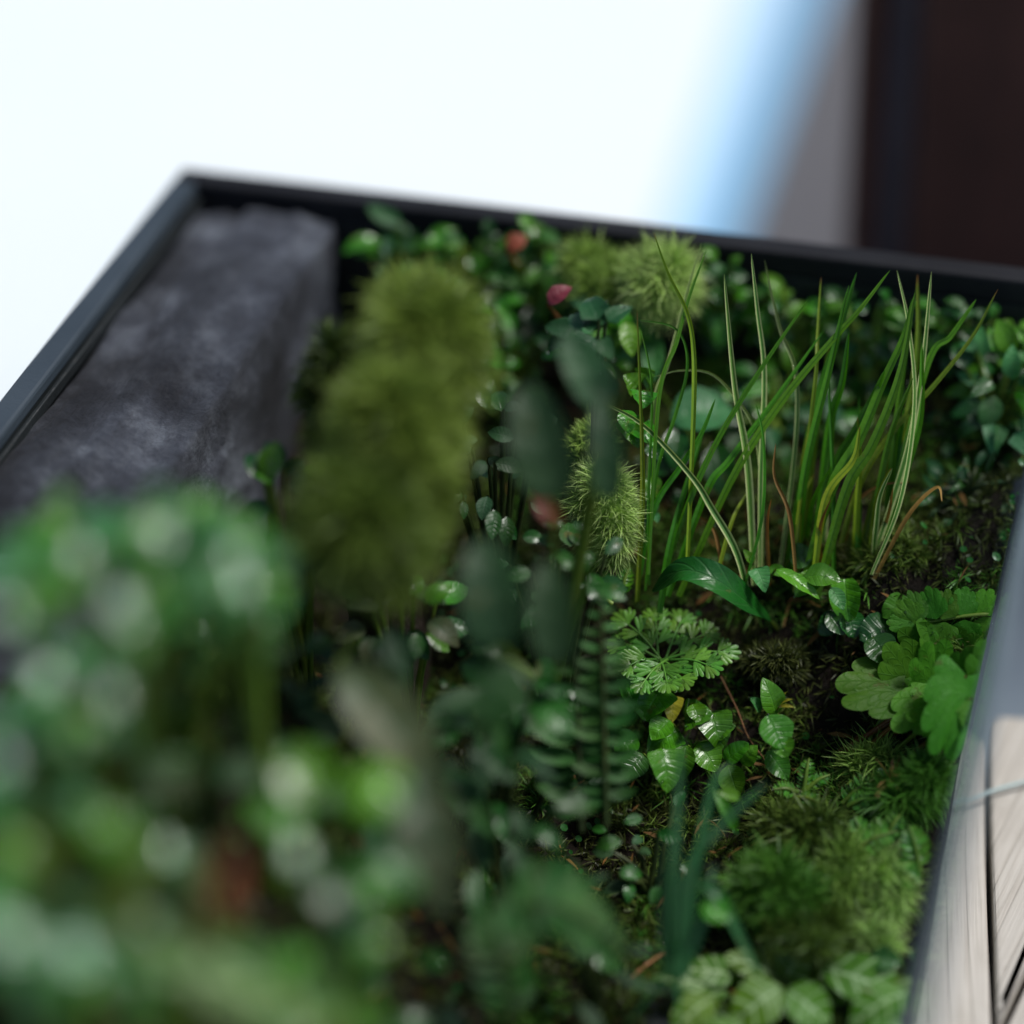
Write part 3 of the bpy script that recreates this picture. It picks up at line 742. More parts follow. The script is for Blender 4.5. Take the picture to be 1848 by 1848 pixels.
for tx, ty, d1 in [(1118, 1115, .556), (1182, 1108, .557), (1235, 1112, .558), (1285, 1140, .556), (1322, 1178, .552), (1290, 1205, .547), (1235, 1235, .544), (1205, 1240, .543), (1128, 1205, .547), (1155, 1240, .544), (1110, 1160, .555)]:
    cutfrond(cx + random.uniform(-12, 12), cy + random.uniform(-8, 8), tx, ty, cdp, d1, 3, .0050)

# round leaved creepers
def creeper(px, py, label, leaves, name='round_leaf_creeper', mat='green'):
    p = plant(name, px, py, label)
    gp = Vector(p.location)
    for L_ in leaves:
        bx, by, tx, ty, w, kd = L_[:6]; mt = L_[6] if len(L_) > 6 else mat; dd_ = L_[7] if len(L_) > 7 else .548
        dd_ += random.uniform(-.003, .003)
        tx += (tx - bx) * .15; ty += (ty - by) * .15
        leaf(p, (bx, by, dd_), (tx, ty, dd_ - .002), w * 1.2, kd, mt, bend=random.uniform(.04, .14), cup=.3, wave=.06)
        b0 = at(bx, by, dd_); g0, _ = ground_at(bx + random.uniform(-15, 15), by + 25)
        stem(p, [g0, (g0 + b0) / 2 + Vector((random.uniform(-1, 1), random.uniform(-1, 1), 0)) * .0015, b0], .0004, .00025, M['stemg'], n=5)
    return p
creeper(1220, 1380, 'cluster of wet round green leaves with one yellow leaf, under the finely cut frond', [
    (1155, 1275, 1120, 1232, 36, 'oval'), (1200, 1240, 1165, 1290, 64, 'heart'), (1190, 1300, 1145, 1250, 40, 'oval'),
    (1215, 1255, 1212, 1298, 34, 'heart', 'yellow'), (1235, 1300, 1280, 1290, 66, 'heart'), (1280, 1285, 1300, 1345, 60, 'heart'),
    (1210, 1300, 1180, 1330, 40, 'oval'), (1225, 1320, 1175, 1350, 62, 'heart'), (1195, 1350, 1205, 1420, 60, 'heart', 'green', .54),
    (1260, 1340, 1290, 1385, 46, 'oval'), (1240, 1345, 1230, 1400, 40, 'oval'), (1310, 1375, 1345, 1345, 34, 'round'), (1315, 1380, 1330, 1430, 42, 'oval', 'bright'),
    (1340, 1380, 1362, 1350, 30, 'oval', 'bright'), (1150, 1330, 1115, 1350, 40, 'oval'), (1135, 1290, 1150, 1240, 30, 'oval'),
    (1160, 1360, 1130, 1400, 44, 'oval', 'dark'), (1290, 1330, 1320, 1310, 34, 'oval', 'bright'), (1250, 1270, 1262, 1300, 30, 'oval')])
creeper(1400, 1380, 'upright spray of wet bright leaves right of the star moss, one leaf above the other', [
    (1400, 1290, 1382, 1233, 38, 'oval', 'green', .544), (1385, 1290, 1410, 1345, 56, 'oval', 'bright', .542), (1410, 1330, 1418, 1362, 36, 'oval', 'bright', .542),
    (1372, 1285, 1358, 1262, 22, 'oval', 'sage', .546), (1385, 1355, 1418, 1400, 36, 'oval', 'bright', .545), (1406, 1272, 1426, 1262, 10, 'lance', 'yellow', .545), (1406, 1276, 1430, 1275, 9, 'lance', 'yellow', .545),
    (1404, 1268, 1418, 1250, 8, 'lance', 'yellow', .546)])
creeper(1490, 1110, 'chain of wet round leaves with pale rims at the foot of the tall grass tuft', [
    (1365, 1025, 1380, 1062, 34, 'heart', 'sage', .550), (1360, 1015, 1345, 995, 14, 'oval', 'bright', .552), (1400, 1028, 1470, 1072, 36, 'lance', 'green', .550), (1385, 1025, 1420, 1038, 20, 'oval', 'green', .55),
    (1425, 1010, 1465, 1000, 40, 'oval', 'dark', .553), (1450, 1040, 1510, 1045, 40, 'oval', 'green', .55), (1480, 1035, 1440, 1070, 36, 'oval', 'green', .551),
    (1500, 1060, 1520, 1095, 24, 'oval', 'sage', .545), (1525, 1045, 1530, 1112, 54, 'round', 'green', .549), (1510, 1110, 1485, 1140, 40, 'round', 'dark', .552), (1530, 1105, 1540, 1145, 44, 'round', 'dark', .553), (1495, 1105, 1520, 1140, 30, 'oval', 'dark', .553)])
creeper(1170, 790, 'small wet lobed leaves climbing beside the thin arching grass, by the pale moss', [
    (1150, 700, 1130, 680, 44, 'heart', 'green', .553), (1160, 690, 1178, 672, 46, 'heart', 'green', .553), (1160, 705, 1160, 732, 44, 'heart', 'green', .553),
    (1130, 755, 1150, 800, 46, 'heart', 'green', .552), (1150, 770, 1180, 800, 40, 'heart', 'green', .552), (1125, 740, 1135, 775, 30, 'oval', 'green', .552), (1172, 800, 1190, 825, 30, 'oval', 'dark', .554),
    (1172, 860, 1180, 890, 30, 'oval', 'green', .556), (1180, 880, 1168, 900, 26, 'oval', 'green', .556), (1176, 905, 1182, 925, 18, 'oval', 'sage', .556), (1176, 925, 1186, 940, 16, 'oval', 'sage', .556), (1170, 925, 1170, 948, 16, 'oval', 'sage', .556),
    (1130, 580, 1140, 635, 34, 'oval', 'bright', .565), (1128, 600, 1122, 560, 24, 'oval', 'bright', .565)])
# two veined oval leaves behind the grass
p = plant('broad_leaf_plant', 1250, 800, 'two broad veined green leaves standing behind the crossing grass blades')
leaf(p, (1210, 760, .572), (1325, 735, .575), 95, 'oval', 'sage', bend=.1)
leaf(p, (1180, 690, .572), (1178, 585, .577), 44, 'oval', 'sage', bend=.08)
leaf(p, (1225, 770, .572), (1215, 845, .568), 46, 'oval', 'dark', bend=.1)
leaf(p, (1290, 800, .574), (1310, 900, .570), 60, 'oval', 'dark', bend=.1)
leaf(p, (1250, 800, .574), (1160, 860, .570), 50, 'oval', 'dark', bend=.1)
for a_ in ((1210, 760, .572), (1180, 690, .572)): stem(p, [Vector(p.location), at(*a_)], .0006, .0004, M['stemg'], n=4)

# right: lobed fern-like leaves
p = plant('lobed_leaf_plant', 1560, 1350, 'matt green plant with round lobed leaves on reddish stems by the clear glass side')
gb = ground_at(1545, 1345)[0]
LB = [(1632, 1232, 1512, 1250, 150, 5, .541), (1650, 1225, 1600, 1165, 120, 4, .543), (1690, 1185, 1625, 1140, 110, 4, .546), (1705, 1170, 1660, 1122, 110, 4, .546), (1720, 1180, 1765, 1150, 90, 4, .546),
      (1700, 1250, 1612, 1312, 120, 4, .538), (1655, 1215, 1610, 1300, 90, 3, .543), (1690, 1240, 1690, 1155, 120, 5, .540), (1720, 1290, 1682, 1352, 110, 4, .534), (1745, 1220, 1700, 1370, 150, 7, .531),
      (1790, 1230, 1770, 1158, 100, 4, .535), (1755, 1260, 1790, 1330, 90, 5, .53), (1730, 1240, 1750, 1170, 80, 4, .537), (1700, 1290, 1640, 1290, 80, 4, .536), (1790, 1290, 1740, 1380, 80, 4, .527)]
for bx, by, tx, ty, w, lb, dd_ in LB:
    lobed(p, (bx, by, dd_ + .003), (tx, ty, dd_ - .002), w, 'lobed', lobes=lb + 1, depth_=.19, span=215, pw=.6, cup=.10, nrm=default_n(at(bx, by, dd_), .7))
    b0 = at(bx, by, dd_ + .003); g0 = gb + Vector((random.uniform(-.004, .010), random.uniform(-.004, .004), 0))
    stem(p, [g0, g0 * .5 + b0 * .5 + Vector((0, 0, .002)), b0], .00055, .0004, M[random.choice(['stemr', 'stemr', 'stemg'])], n=8)
p2 = plant('pinnate_lobed_fern', 1790, 1180, 'pinnate frond of toothed green leaflets above the lobed leaves, at the glass side', 'fern')
stem(p2, [at(1830, 1105, .545), at(1740, 1112, .546), at(1650, 1128, .548)], .0005, .0003, M['stemg'], 'rachis', 8)
for bx, by, tx, ty, w in [(1660, 1125, 1618, 1085, 60), (1665, 1122, 1640, 1065, 50), (1690, 1118, 1672, 1058, 62), (1700, 1118, 1712, 1062, 60), (1735, 1112, 1745, 1058, 62), (1765, 1110, 1790, 1062, 66), (1790, 1110, 1835, 1080, 60),
                          (1680, 1125, 1650, 1170, 60), (1705, 1122, 1700, 1175, 62), (1740, 1118, 1745, 1175, 70), (1775, 1112, 1785, 1165, 70), (1650, 1128, 1600, 1122, 50)]:
    lobed(p2, (bx, by, .546), (tx, ty, .546), w, 'lobed', lobes=5, depth_=.13, span=150, pw=.6, cup=.08, nrm=default_n(at(bx, by, .546), .8))
p3 = creeper(1590, 1200, 'two dull round leaves tucked left of the lobed plant', [(1610, 1130, 1560, 1150, 60, 'round', 'dark', .549), (1575, 1150, 1600, 1190, 56, 'round', 'dark', .547), (1640, 1085, 1600, 1108, 44, 'round', 'lobed', .553)])

# ------------------------------------------------------------------ mosses
cushion(1090, 930, .549, 60, 105, 'hairp', 'bright yellow green feathery moss cushion left of the grasses', n=420, k=22, ln=.0054, wd=.00024, lobes=12)
cushion(1065, 830, .558, 40, 90, 'hairy', 'upper yellow green moss hump behind the bright feathery cushion', n=200, k=16, ln=.0045)
cushion(1195, 520, .572, 62, 68, 'hairp', 'pale feathery moss hanging below the far rim beside the grass tips', n=380, k=24, ln=.0056, wd=.00024, lobes=13, lump=.6)
cushion(1100, 500, .583, 85, 75, 'hairy', 'yellow green moss clump under the far rim behind the red leaf', n=260, k=16, ln=.005)
def wood_root(pts, r0, r1, label):
    C = spline(pts, 14); V, F = tube_np(C, r0, r1, 9)
    V = [v + Vector((noise.noise(v * 300), noise.noise(v * 300 + Vector((5, 0, 0))), 0)) * r0 * .5 - pts[0] for v in V]
    tag(link('driftwood', mesh_np('driftwood', V, F), M['bark'], None, pts[0]), label, 'driftwood')
for (x0_, y0_, d0_), (x1_, y1_, d1_), r_ in [((700, 1150, .56), (720, 560, .53), .007), ((620, 1150, .55), (650, 850, .51), .006)]:
    P_ = at(x0_, y0_, d0_); P_.z = -.082; wood_root([P_, (P_ + at(x1_, y1_, d1_)) / 2 + Vector((.002, .003, 0)), at(x1_, y1_, d1_)], r_, r_ * .5, 'dark driftwood stump wrapped in the tall olive moss' if r_ > .0065 else 'dark driftwood branch under the lower olive moss hump')
cushion(765, 640, .500, 56, 105, 'hairy2', 'tall blurred olive moss column at the middle left, upper part', n=1000, k=16, ln=.0085, wd=.0007, lump=.6, lobes=30)
cushion(715, 785, .487, 76, 88, 'hairy2', 'blurred yellowish olive moss filling the middle of the moss column', n=1100, k=16, ln=.0085, wd=.0007, lump=.6, lobes=34)
cushion(650, 930, .478, 70, 80, 'hairo', 'blurred olive moss hump below the tall moss column', n=850, k=16, ln=.0085, wd=.0007, lump=.6, lobes=26)
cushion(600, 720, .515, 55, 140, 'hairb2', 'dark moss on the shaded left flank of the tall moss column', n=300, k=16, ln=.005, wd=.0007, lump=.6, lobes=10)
cushion(680, 1030, .480, 60, 45, 'hairy2', 'light olive moss ball at the foot of the blurred moss', n=160, k=16, ln=.006, wd=.0007, lump=.4, lobes=5)
cushion(775, 900, .490, 50, 60, 'hairy2', 'light olive moss bulge at the right side of the blurred moss', n=160, k=16, ln=.006, wd=.0007, lump=.4, lobes=6)
cushion(1590, 1600, .530, 62, 80, 'hairp', 'light green spiky moss cushion beside the glass near the planks', n=130, k=26, ln=.0058, wd=.0004, spread=1.0)
cushion(1530, 1580, .530, 60, 70, 'hairy', 'yellowish spiky moss cushion just left of the light green one', n=100, k=24, ln=.0062, wd=.0004, spread=1.0)
cushion(1590, 1700, .521, 38, 34, 'hairp', 'small pale moss tuft above the white veined leaves by the glass', n=40, k=24, ln=.005, wd=.0004, spread=1.0)
cushion(1400, 1620, .526, 80, 90, 'hairg', 'dark green moss mound above the white veined plant', n=150, k=24, ln=.006, wd=.0004)
cushion(1480, 1690, .520, 100, 60, 'hairo', 'olive moss mound between the white veined plant and the moss cushions', n=200, k=20, ln=.005, wd=.0004)
cushion(1450, 1500, .538, 90, 60, 'hairo', 'olive spiky moss hump under the small round leaves', n=140, k=22, ln=.006, wd=.0004, spread=1.0)
cushion(1640, 1430, .540, 70, 42, 'hairg', 'bright green needle moss under the lobed leaves at the glass', n=60, k=36, ln=.0075, wd=.00034, spread=1.0)
cushion(1580, 1385, .545, 50, 40, 'hairy', 'yellow green needle moss left of the bright needle moss under the lobed plant', n=40, k=34, ln=.007, wd=.00034, spread=1.0)
cushion(1680, 1395, .535, 36, 34, 'hairg', 'small needle moss tuft squeezed against the glass below the lobed leaves', n=34, k=34, ln=.006, wd=.00034, spread=1.0)
cushion(1600, 1010, .560, 90, 45, 'hairo', 'brownish olive moss bank at the foot of the tall grass tuft', n=260, k=16, ln=.004, wd=.00034)
cushion(1650, 950, .580, 90, 90, 'hairb', 'dark blurred moss bank behind the tall grass on the right', n=260, k=16, ln=.004, wd=.0004)
cushion(1490, 1000, .560, 60, 26, 'hairb', 'thin strip of dark moss around the grass roots', n=120, k=14, ln=.003, wd=.00034)
cushion(1400, 1190, .556, 80, 40, 'hairb', 'brown moss ledge between the strap leaf and the upright leaf spray', n=220, k=14, ln=.003, wd=.0003)
# orange dry moss star
P = np.array([at(1605, 1405, .538)]); D = np.array([(Vector(P[0]) * 0 + TOCAM(Vector(P[0])) + UP).normalized()])
V, F, UV = star_hairs(P * 0, D, 16, .0058, .0009, 1.0, .3); tag(link('dry_moss_star', mesh_np('dry_moss_star', V, F, UV), M['hairk'], None, P[0]), 'dry orange star shaped moss tuft in front of the needle moss', 'moss')
# star mosses: each rosette an individual
spots = [(1262, 1228), (1285, 1222), (1300, 1245), (1318, 1262), (1280, 1258), (1305, 1282), (1268, 1275), (1325, 1240), (1250, 1250), (1290, 1300), (1335, 1285), (1272, 1245), (1312, 1225), (1440, 1143), (1412, 1450), (1425, 1440), (1480, 1470), (1500, 1450), (1240, 1265), (1328, 1305)]
for i, (x, y) in enumerate(spots):
    P0, dd_ = ground_at(x, y); P0 = at(x, y, min(dd_, .562)); D = np.array([(TOCAM(P0) * .8 + UP * .7 + Vector((random.uniform(-.3, .3),) * 3)).normalized()])
    V, F, UV = star_hairs(np.zeros((1, 3)), D, 22, random.uniform(.0022, .0034), .00034, 1.0, .15)
    o = link('star_moss', mesh_np('star_moss', V, F, UV), M['hairg'], None, P0)
    tag(o, 'tiny green star shaped moss rosette in the dark gap around the middle plants', 'moss', 'star moss rosettes')

# feathery spikemoss fronds (pinnate, soft)
def feather(p, b, t_, n, lpx, mat, d0, d1, wl=.28, kind='oval', lname='leaflet', arch=.12, tilt=.6, taper=.9, ang=.75, root=None):
    B, Tt = at(*b, d0), at(*t_, d1); ax_ = Tt - B; mid = (B + Tt) / 2 + UP * ax_.length * arch
    C = spline([B, mid, Tt], 40)
    pts = [B, mid, Tt] if root is None else [root, B, mid, Tt]
    stem(p, pts, .0006, .0002, M['stemd' if mat in ('darkblue', 'ferng') else 'stemg'], 'rachis', 10)
    nn = (TOCAM(B) * tilt + UP * (1 - tilt)).normalized()
    for k in range(n):
        f = .10 + .88 * k / n; c_ = C[int(f * 40)]; t = (C[min(int(f * 40) + 1, 40)] - C[int(f * 40) - 1]).normalized(); s = t.cross(nn).normalized()
        ll = lpx * pxm(d0) * (math.sin(math.pi * min(1, .25 + f * taper * .8)) * .9 + .12)
        for sg in (-1, 1):
            if sg == 1: c_ = C[min(40, int((f + .45 / n) * 40))]
            dr = (t * (1 - ang + random.uniform(-.1, .1)) + s * sg * ang + nn * random.uniform(-.4, .12)).normalized()
            P1 = c_ + dr * ll
            me = leaf_me(c_, P1, ll * wl * 1.1, kind, nn, -.08, .1, nv=6, nu=2)
            link(lname, me, M[mat], p, c_ - Vector(p.location))
    return p
def feather_plant(px, py, label, fr, name='feather_fern', cat='fern', mat='bluegreen', d=.5, **k):
    p = plant(name, px, py, label, cat, d)
    root = Vector(p.location)
    for (b, t_, n, l, d0, d1) in fr: feather(p, b, t_, n, l, mat, d0, d1, **k)
    return p
feather_plant(1570, 1580, 'dull feathery spikemoss frond beside the glass above the spiky cushions', [((1530, 1545), (1620, 1500), 11, 30, .53, .53), ((1560, 1520), (1540, 1475), 8, 22, .532, .532), ((1600, 1510), (1625, 1470), 7, 22, .531, .531), ((1590, 1520), (1580, 1475), 7, 20, .531, .531), ((1660, 1570), (1640, 1490), 11, 30, .528, .528), ((1610, 1560), (1660, 1600), 8, 28, .526, .525)], 'spikemoss', 'spikemoss', 'parsley', .535, wl=.35)
feather_plant(1440, 1450, 'small bright spikemoss sprays below the upright leaf spray', [((1450, 1430), (1460, 1368), 10, 18, .54, .54), ((1440, 1430), (1395, 1425), 9, 18, .54, .538), ((1455, 1425), (1498, 1398), 10, 16, .54, .54), ((1440, 1440), (1480, 1450), 9, 18, .538, .535), ((1520, 1450), (1580, 1405), 10, 26, .54, .54), ((1530, 1455), (1585, 1440), 9, 22, .538, .536)], 'spikemoss', 'spikemoss', 'bright', .545, wl=.25)
feather_plant(1110, 1100, 'tiny feathery sprays in the shade under the bright moss cushion', [((1110, 1080), (1080, 1030), 9, 18, .552, .552), ((1120, 1075), (1135, 1025), 9, 18, .552, .552), ((1105, 1090), (1070, 1075), 8, 16, .55, .55)], 'spikemoss', 'spikemoss', 'green', .553, wl=.4)
# dark blurred ferns
feather_plant(1060, 1520, 'dark blurred upright fern frond in the centre of the tank', [((1050, 1500), (1040, 1180), 11, 90, .522, .516), ((1095, 1490), (1085, 1070), 12, 66, .520, .514)], mat='ferng', d=.535, wl=.36, ang=.8, arch=.02)
feather_plant(860, 1848, 'blurred fern frond arching over at the bottom centre', [((930, 1848), (880, 1640), 9, 70, .470, .470), ((880, 1660), (1140, 1730), 14, 74, .478, .484), ((920, 1600), (1110, 1680), 12, 50, .486, .486)], mat='ferng', d=.49, wl=.42, ang=.75, arch=.30)
# teal blades
p = plant('grass_tuft', 1215, 1700, 'blurred dark teal grass tuft in front, left of the white veined plant', 'grass')
for pts, w in [([(1220, 1730), (1215, 1600), (1225, 1450), (1232, 1335)], 22), ([(1230, 1720), (1240, 1580), (1300, 1490), (1385, 1412)], 24), ([(1235, 1720), (1260, 1560), (1290, 1420), (1320, 1380)], 20), ([(1260, 1540), (1300, 1620), (1340, 1700), (1370, 1760)], 22),
               ([(1205, 1720), (1200, 1620), (1198, 1500)], 22), ([(1240, 1700), (1275, 1640), (1290, 1560)], 20), ([(1225, 1760), (1225, 1700), (1222, 1900)], 14), ([(1210, 1690), (1215, 1740), (1130, 1850)], 14)]:
    blade(p, pts, w, 'bladet', .500, .505)
tag(p, None, None)
# white veined plant at the bottom
p = plant('white_veined_plant', 1420, 1900, 'pale green plant with white veined oval leaves in the lower right corner', d=.525)
for bx, by, tx, ty, w, dd_ in [(1415, 1775, 1310, 1722, 80, .487), (1412, 1775, 1452, 1712, 74, .486), (1480, 1745, 1648, 1800, 90, .484), (1410, 1780, 1318, 1848, 92, .479), (1420, 1785, 1500, 1848, 82, .478), (1330, 1760, 1235, 1745, 58, .485), (1315, 1795, 1178, 1760, 50, .484),
                              (1640, 1790, 1530, 1850, 90, .476), (1290, 1800, 1210, 1865, 78, .476), (1450, 1790, 1560, 1790, 56, .488), (1600, 1770, 1700, 1840, 60, .482), (1500, 1870, 1420, 1900, 80, .470), (1240, 1790, 1290, 1830, 46, .482), (1340, 1850, 1260, 1900, 80, .468), (1560, 1860, 1640, 1900, 90, .47)]:
    dd_ += .034
    leaf(p, (bx, by, dd_), (tx, ty, dd_ - .003), w * .95, 'frill' if random.random() < .3 else 'oval', 'fittonia', bend=.10, nrm=default_n(at(bx, by, dd_), .6), cup=.12)
    stem(p, [Vector(p.location), (Vector(p.location) + at(bx, by, dd_)) / 2 - UP * .003, at(bx, by, dd_)], .0007, .0005, M['stemg'], n=5)
creeper(1560, 1760, 'dark green leaves between the olive moss and the white veined plant', [(1530, 1722, 1590, 1712, 40, 'oval', 'dark', .522), (1570, 1725, 1620, 1735, 36, 'oval', 'dark', .52)])
creeper(1290, 1680, 'small green leaves beside the teal grass tuft', [(1270, 1630, 1310, 1655, 44, 'oval', 'green', .505), (1330, 1500, 1295, 1435, 20, 'oval', 'bright', .53), (1335, 1440, 1300, 1430, 18, 'oval', 'bright', .53)])
# roots and twigs
for pts, r, lb in [([(1505, 1225), (1510, 1290), (1506, 1340), (1510, 1420)], .00018, 'thin pale root hanging in the dark gap below the lobed leaves'), ([(1412, 1150), (1425, 1110), (1450, 1102), (1480, 1115)], .0002, 'thin curled brown rootlet under the wet round leaf chain'),
                  ([(1330, 1590), (1380, 1570), (1440, 1545)], .0004, 'thin brown twig lying over the dark moss below the round leaves'), ([(1130, 1790), (1180, 1750), (1260, 1700)], .0005, 'red brown twig in the bottom centre beside the fern'),
                  ([(1300, 1240), (1330, 1300), (1350, 1350), (1380, 1390)], .0002, 'thin green brown runner crossing the star moss')]:
    P = [ground_at(x, y)[0] + UP * .003 for x, y in pts] if r > .00018 else [at(x, y, .555) for x, y in pts]
    V, F = tube_np(spline(P, 12), r, r * .6); V = [v - P[0] for v in V]
    tag(link('twig', mesh_np('twig', V, F), M['root'], None, P[0]), lb, 'twig')

# ------------------------------------------------------------------ generic leafy plants (blurred ones)
def leafy(px, py, d, rx, ry, n, lpx, kinds, mats, label, name='leafy_plant', wr=.6, dr=None, base=None, droop=.3, group=None, tilt=.55, spread=.9):
    c_ = at(px, py, d); s_ = pxm(d); dr = dr if dr is not None else (rx + ry) / 2 * s_ * .6
    b = Vector((c_.x, c_.y, max(terrain(min(max(c_.x, .008), XW - .003), c_.y), BZ + .01))) if base is None else at(*base)
    b.y = min(b.y, -.012); b.x = min(max(b.x, .010), XW - .006)
    p = thing(name, b, label, 'plant', group)
    for i in range(n):
        a_ = random.random() * 2 * math.pi; r_ = random.random() ** .5
        off = rt * (math.cos(a_) * r_ * rx * s_) + up * (math.sin(a_) * r_ * ry * s_) + bk * random.uniform(-1, 1) * dr
        P0 = c_ + off; P0.y = min(P0.y, -.010); P0.x = min(max(P0.x, .007), XW - .004)
        out = (off + Vector((random.uniform(-1, 1), random.uniform(-1, 1), random.uniform(-.6, .5))) * rx * s_ * spread); out.normalize()
        L = lpx * s_ * random.uniform(.7, 1.25); nn = default_n(P0, tilt)
        out = (out - nn * out.dot(nn) * .75).normalized(); out = (out - UP * droop * .4).normalized()
        P1 = P0 + out * L; P1.y = min(P1.y, -.009); P1.x = min(P1.x, XW - .001)
        if (P1 - P0).length < L * .4: continue
        kd = random.choice(kinds)
        me = leaf_me(P0, P1, L * wr * random.uniform(.85, 1.15), kd, nn, random.uniform(.02, .15), .25, nv=8, nu=4)
        o = link('leaf', me, M[random.choice(mats)], p, P0 - b); LEAVES.append((P0, P1, L * wr, o))
        sm_ = M['stemd'] if set(mats) <= {'dark', 'darkblue', 'bluegreen', 'dull'} else M['stemg']
        if i % 2 == 0: stem(p, [b + Vector((random.uniform(-1, 1), random.uniform(-1, 1), 0)) * .002, b * .45 + P0 * .55 + UP * .002, P0], .0007, .0004, sm_, n=4)
    return p
# far wall foliage
leafy(1300, 522, .592, 80, 70, 44, 46, ['oval'], ['green', 'dark'], 'blurred green leaves on the far wall behind the left grass blades')
leafy(1450, 512, .598, 90, 55, 57, 39, ['oval', 'round'], ['green', 'bright', 'dark'], 'blurred small leaved plant under the far rim behind the grass tips')
leafy(1590, 535, .592, 90, 60, 57, 41, ['oval', 'round'], ['bright', 'green', 'dark'], 'blurred bright leaved plant behind the tall grass tuft')
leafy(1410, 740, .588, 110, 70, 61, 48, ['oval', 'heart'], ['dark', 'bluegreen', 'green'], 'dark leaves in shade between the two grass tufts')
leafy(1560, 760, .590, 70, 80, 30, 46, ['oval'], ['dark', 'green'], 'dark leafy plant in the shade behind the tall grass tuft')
leafy(1780, 545, .588, 90, 60, 61, 39, ['round', 'oval'], ['green', 'dark', 'bright'], 'blurred small leaves under the far rim at the right edge')
leafy(1800, 700, .570, 60, 90, 57, 55, ['heart', 'oval'], ['green', 'dark', 'sage'], 'blurred fresh green plant at the right edge above the glass')
leafy(1750, 900, .565, 70, 60, 44, 39, ['oval', 'lance'], ['dark', 'bluegreen'], 'dark blurred sprays above the lobed leaves near the glass', wr=.4)
leafy(1720, 800, .582, 70, 60, 27, 39, ['oval'], ['dark'], 'dark small leaves in the shade right of the tall grass')
leafy(740, 438, .605, 55, 40, 20, 75, ['oval', 'lance'], ['bluegreen', 'green'], 'blue green leaves under the far rim left of the mossy wall', wr=.5)
leafy(860, 462, .603, 90, 70, 85, 41, ['oval'], ['green', 'dark', 'green'], 'dense small leaved plant under the far rim, left of the red leaf')
leafy(970, 485, .598, 80, 80, 74, 39, ['oval', 'round'], ['green', 'dark'], 'small leaved plant around the pinkish red leaf')
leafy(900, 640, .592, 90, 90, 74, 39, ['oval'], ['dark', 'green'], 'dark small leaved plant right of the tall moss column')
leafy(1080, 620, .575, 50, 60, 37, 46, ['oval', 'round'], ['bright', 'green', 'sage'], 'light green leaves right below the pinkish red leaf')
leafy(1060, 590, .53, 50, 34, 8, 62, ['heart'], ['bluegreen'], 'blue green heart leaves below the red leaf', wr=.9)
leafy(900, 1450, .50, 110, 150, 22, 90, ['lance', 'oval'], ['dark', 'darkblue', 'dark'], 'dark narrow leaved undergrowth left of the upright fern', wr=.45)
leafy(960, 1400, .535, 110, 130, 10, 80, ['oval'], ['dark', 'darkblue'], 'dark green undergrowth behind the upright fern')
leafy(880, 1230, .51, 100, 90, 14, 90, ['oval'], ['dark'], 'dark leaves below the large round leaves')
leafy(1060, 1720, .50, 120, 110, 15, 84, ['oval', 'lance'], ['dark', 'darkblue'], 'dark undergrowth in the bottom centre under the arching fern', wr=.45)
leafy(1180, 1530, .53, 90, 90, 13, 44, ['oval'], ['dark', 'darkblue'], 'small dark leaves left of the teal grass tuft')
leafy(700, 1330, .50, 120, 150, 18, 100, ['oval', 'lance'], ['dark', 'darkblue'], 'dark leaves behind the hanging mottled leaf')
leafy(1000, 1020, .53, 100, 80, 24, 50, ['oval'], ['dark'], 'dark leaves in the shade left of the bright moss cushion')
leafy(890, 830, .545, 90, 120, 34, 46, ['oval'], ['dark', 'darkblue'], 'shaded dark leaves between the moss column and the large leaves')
# wet leaves that catch the light: they lie across the line between sun and viewer
GL = [(215, 1085, 0.395, 66), (235, 1110, 0.397, 57), (208, 1250, 0.395, 58), (425, 1005, 0.405, 55), (440, 1050, 0.407, 53), (30, 1690, 0.380, 74), (145, 1715, 0.383, 74), (270, 1670, 0.390, 57), (540, 1535, 0.405, 57), (305, 1530, 0.415, 47), (20, 1100, 0.390, 57), (90, 1215, 0.395, 66), (300, 960, 0.410, 57), (150, 1000, 0.405, 57), (10, 1370, 0.385, 57)]
p = thing('glinting_leaf_plant', at(250, 1500, .48), 'sparse plant with upturned wet leaves glinting as pale discs at left', 'plant')
for x_, y_, d_, w_ in GL:
    P0 = at(x_, y_ + w_ * .5, d_); h_ = (TOCAM(P0) + sv + Vector((random.uniform(-1, 1), random.uniform(-1, 1), 0)) * .06).normalized()
    t_ = (up - h_ * up.dot(h_)).normalized()
    leaf(p, P0, P0 + t_ * w_ * pxm(d_), w_ * .9, 'round', 'glint', bend=.03, nrm=h_, cup=.12, wave=.02)
    stem(p, [Vector(p.location), (Vector(p.location) + P0) / 2 - UP * .006, P0], .0006, .0004, M['stemg'], n=5)
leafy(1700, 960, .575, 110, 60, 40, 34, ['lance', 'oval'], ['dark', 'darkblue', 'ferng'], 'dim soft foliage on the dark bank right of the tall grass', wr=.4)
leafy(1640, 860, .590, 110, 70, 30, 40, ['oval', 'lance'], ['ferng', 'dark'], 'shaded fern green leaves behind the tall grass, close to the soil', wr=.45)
# red leaves
for (bx, by, tx, ty, w, d_, mt, lb) in [(990, 550, 1030, 515, 36, .560, 'red', 'small pinkish red leaf standing under the far rim'), (915, 450, 950, 425, 34, .585, 'rust', 'faint pinkish leaf at the far rim, left of the brighter one'), (1010, 950, 960, 890, 40, .50, 'rust', 'dark rusty red leaf in the dark centre left of the moss cushion')]:
    p = plant('red_leaf_plant', (bx + tx) / 2, by + 30, lb, d=d_ + .01)
    leaf(p, (bx, by, d_), (tx, ty, d_), w, 'oval', mt); stem(p, [Vector(p.location), at(bx, by, d_)], .0005, .0004, M['stemr'], n=4)
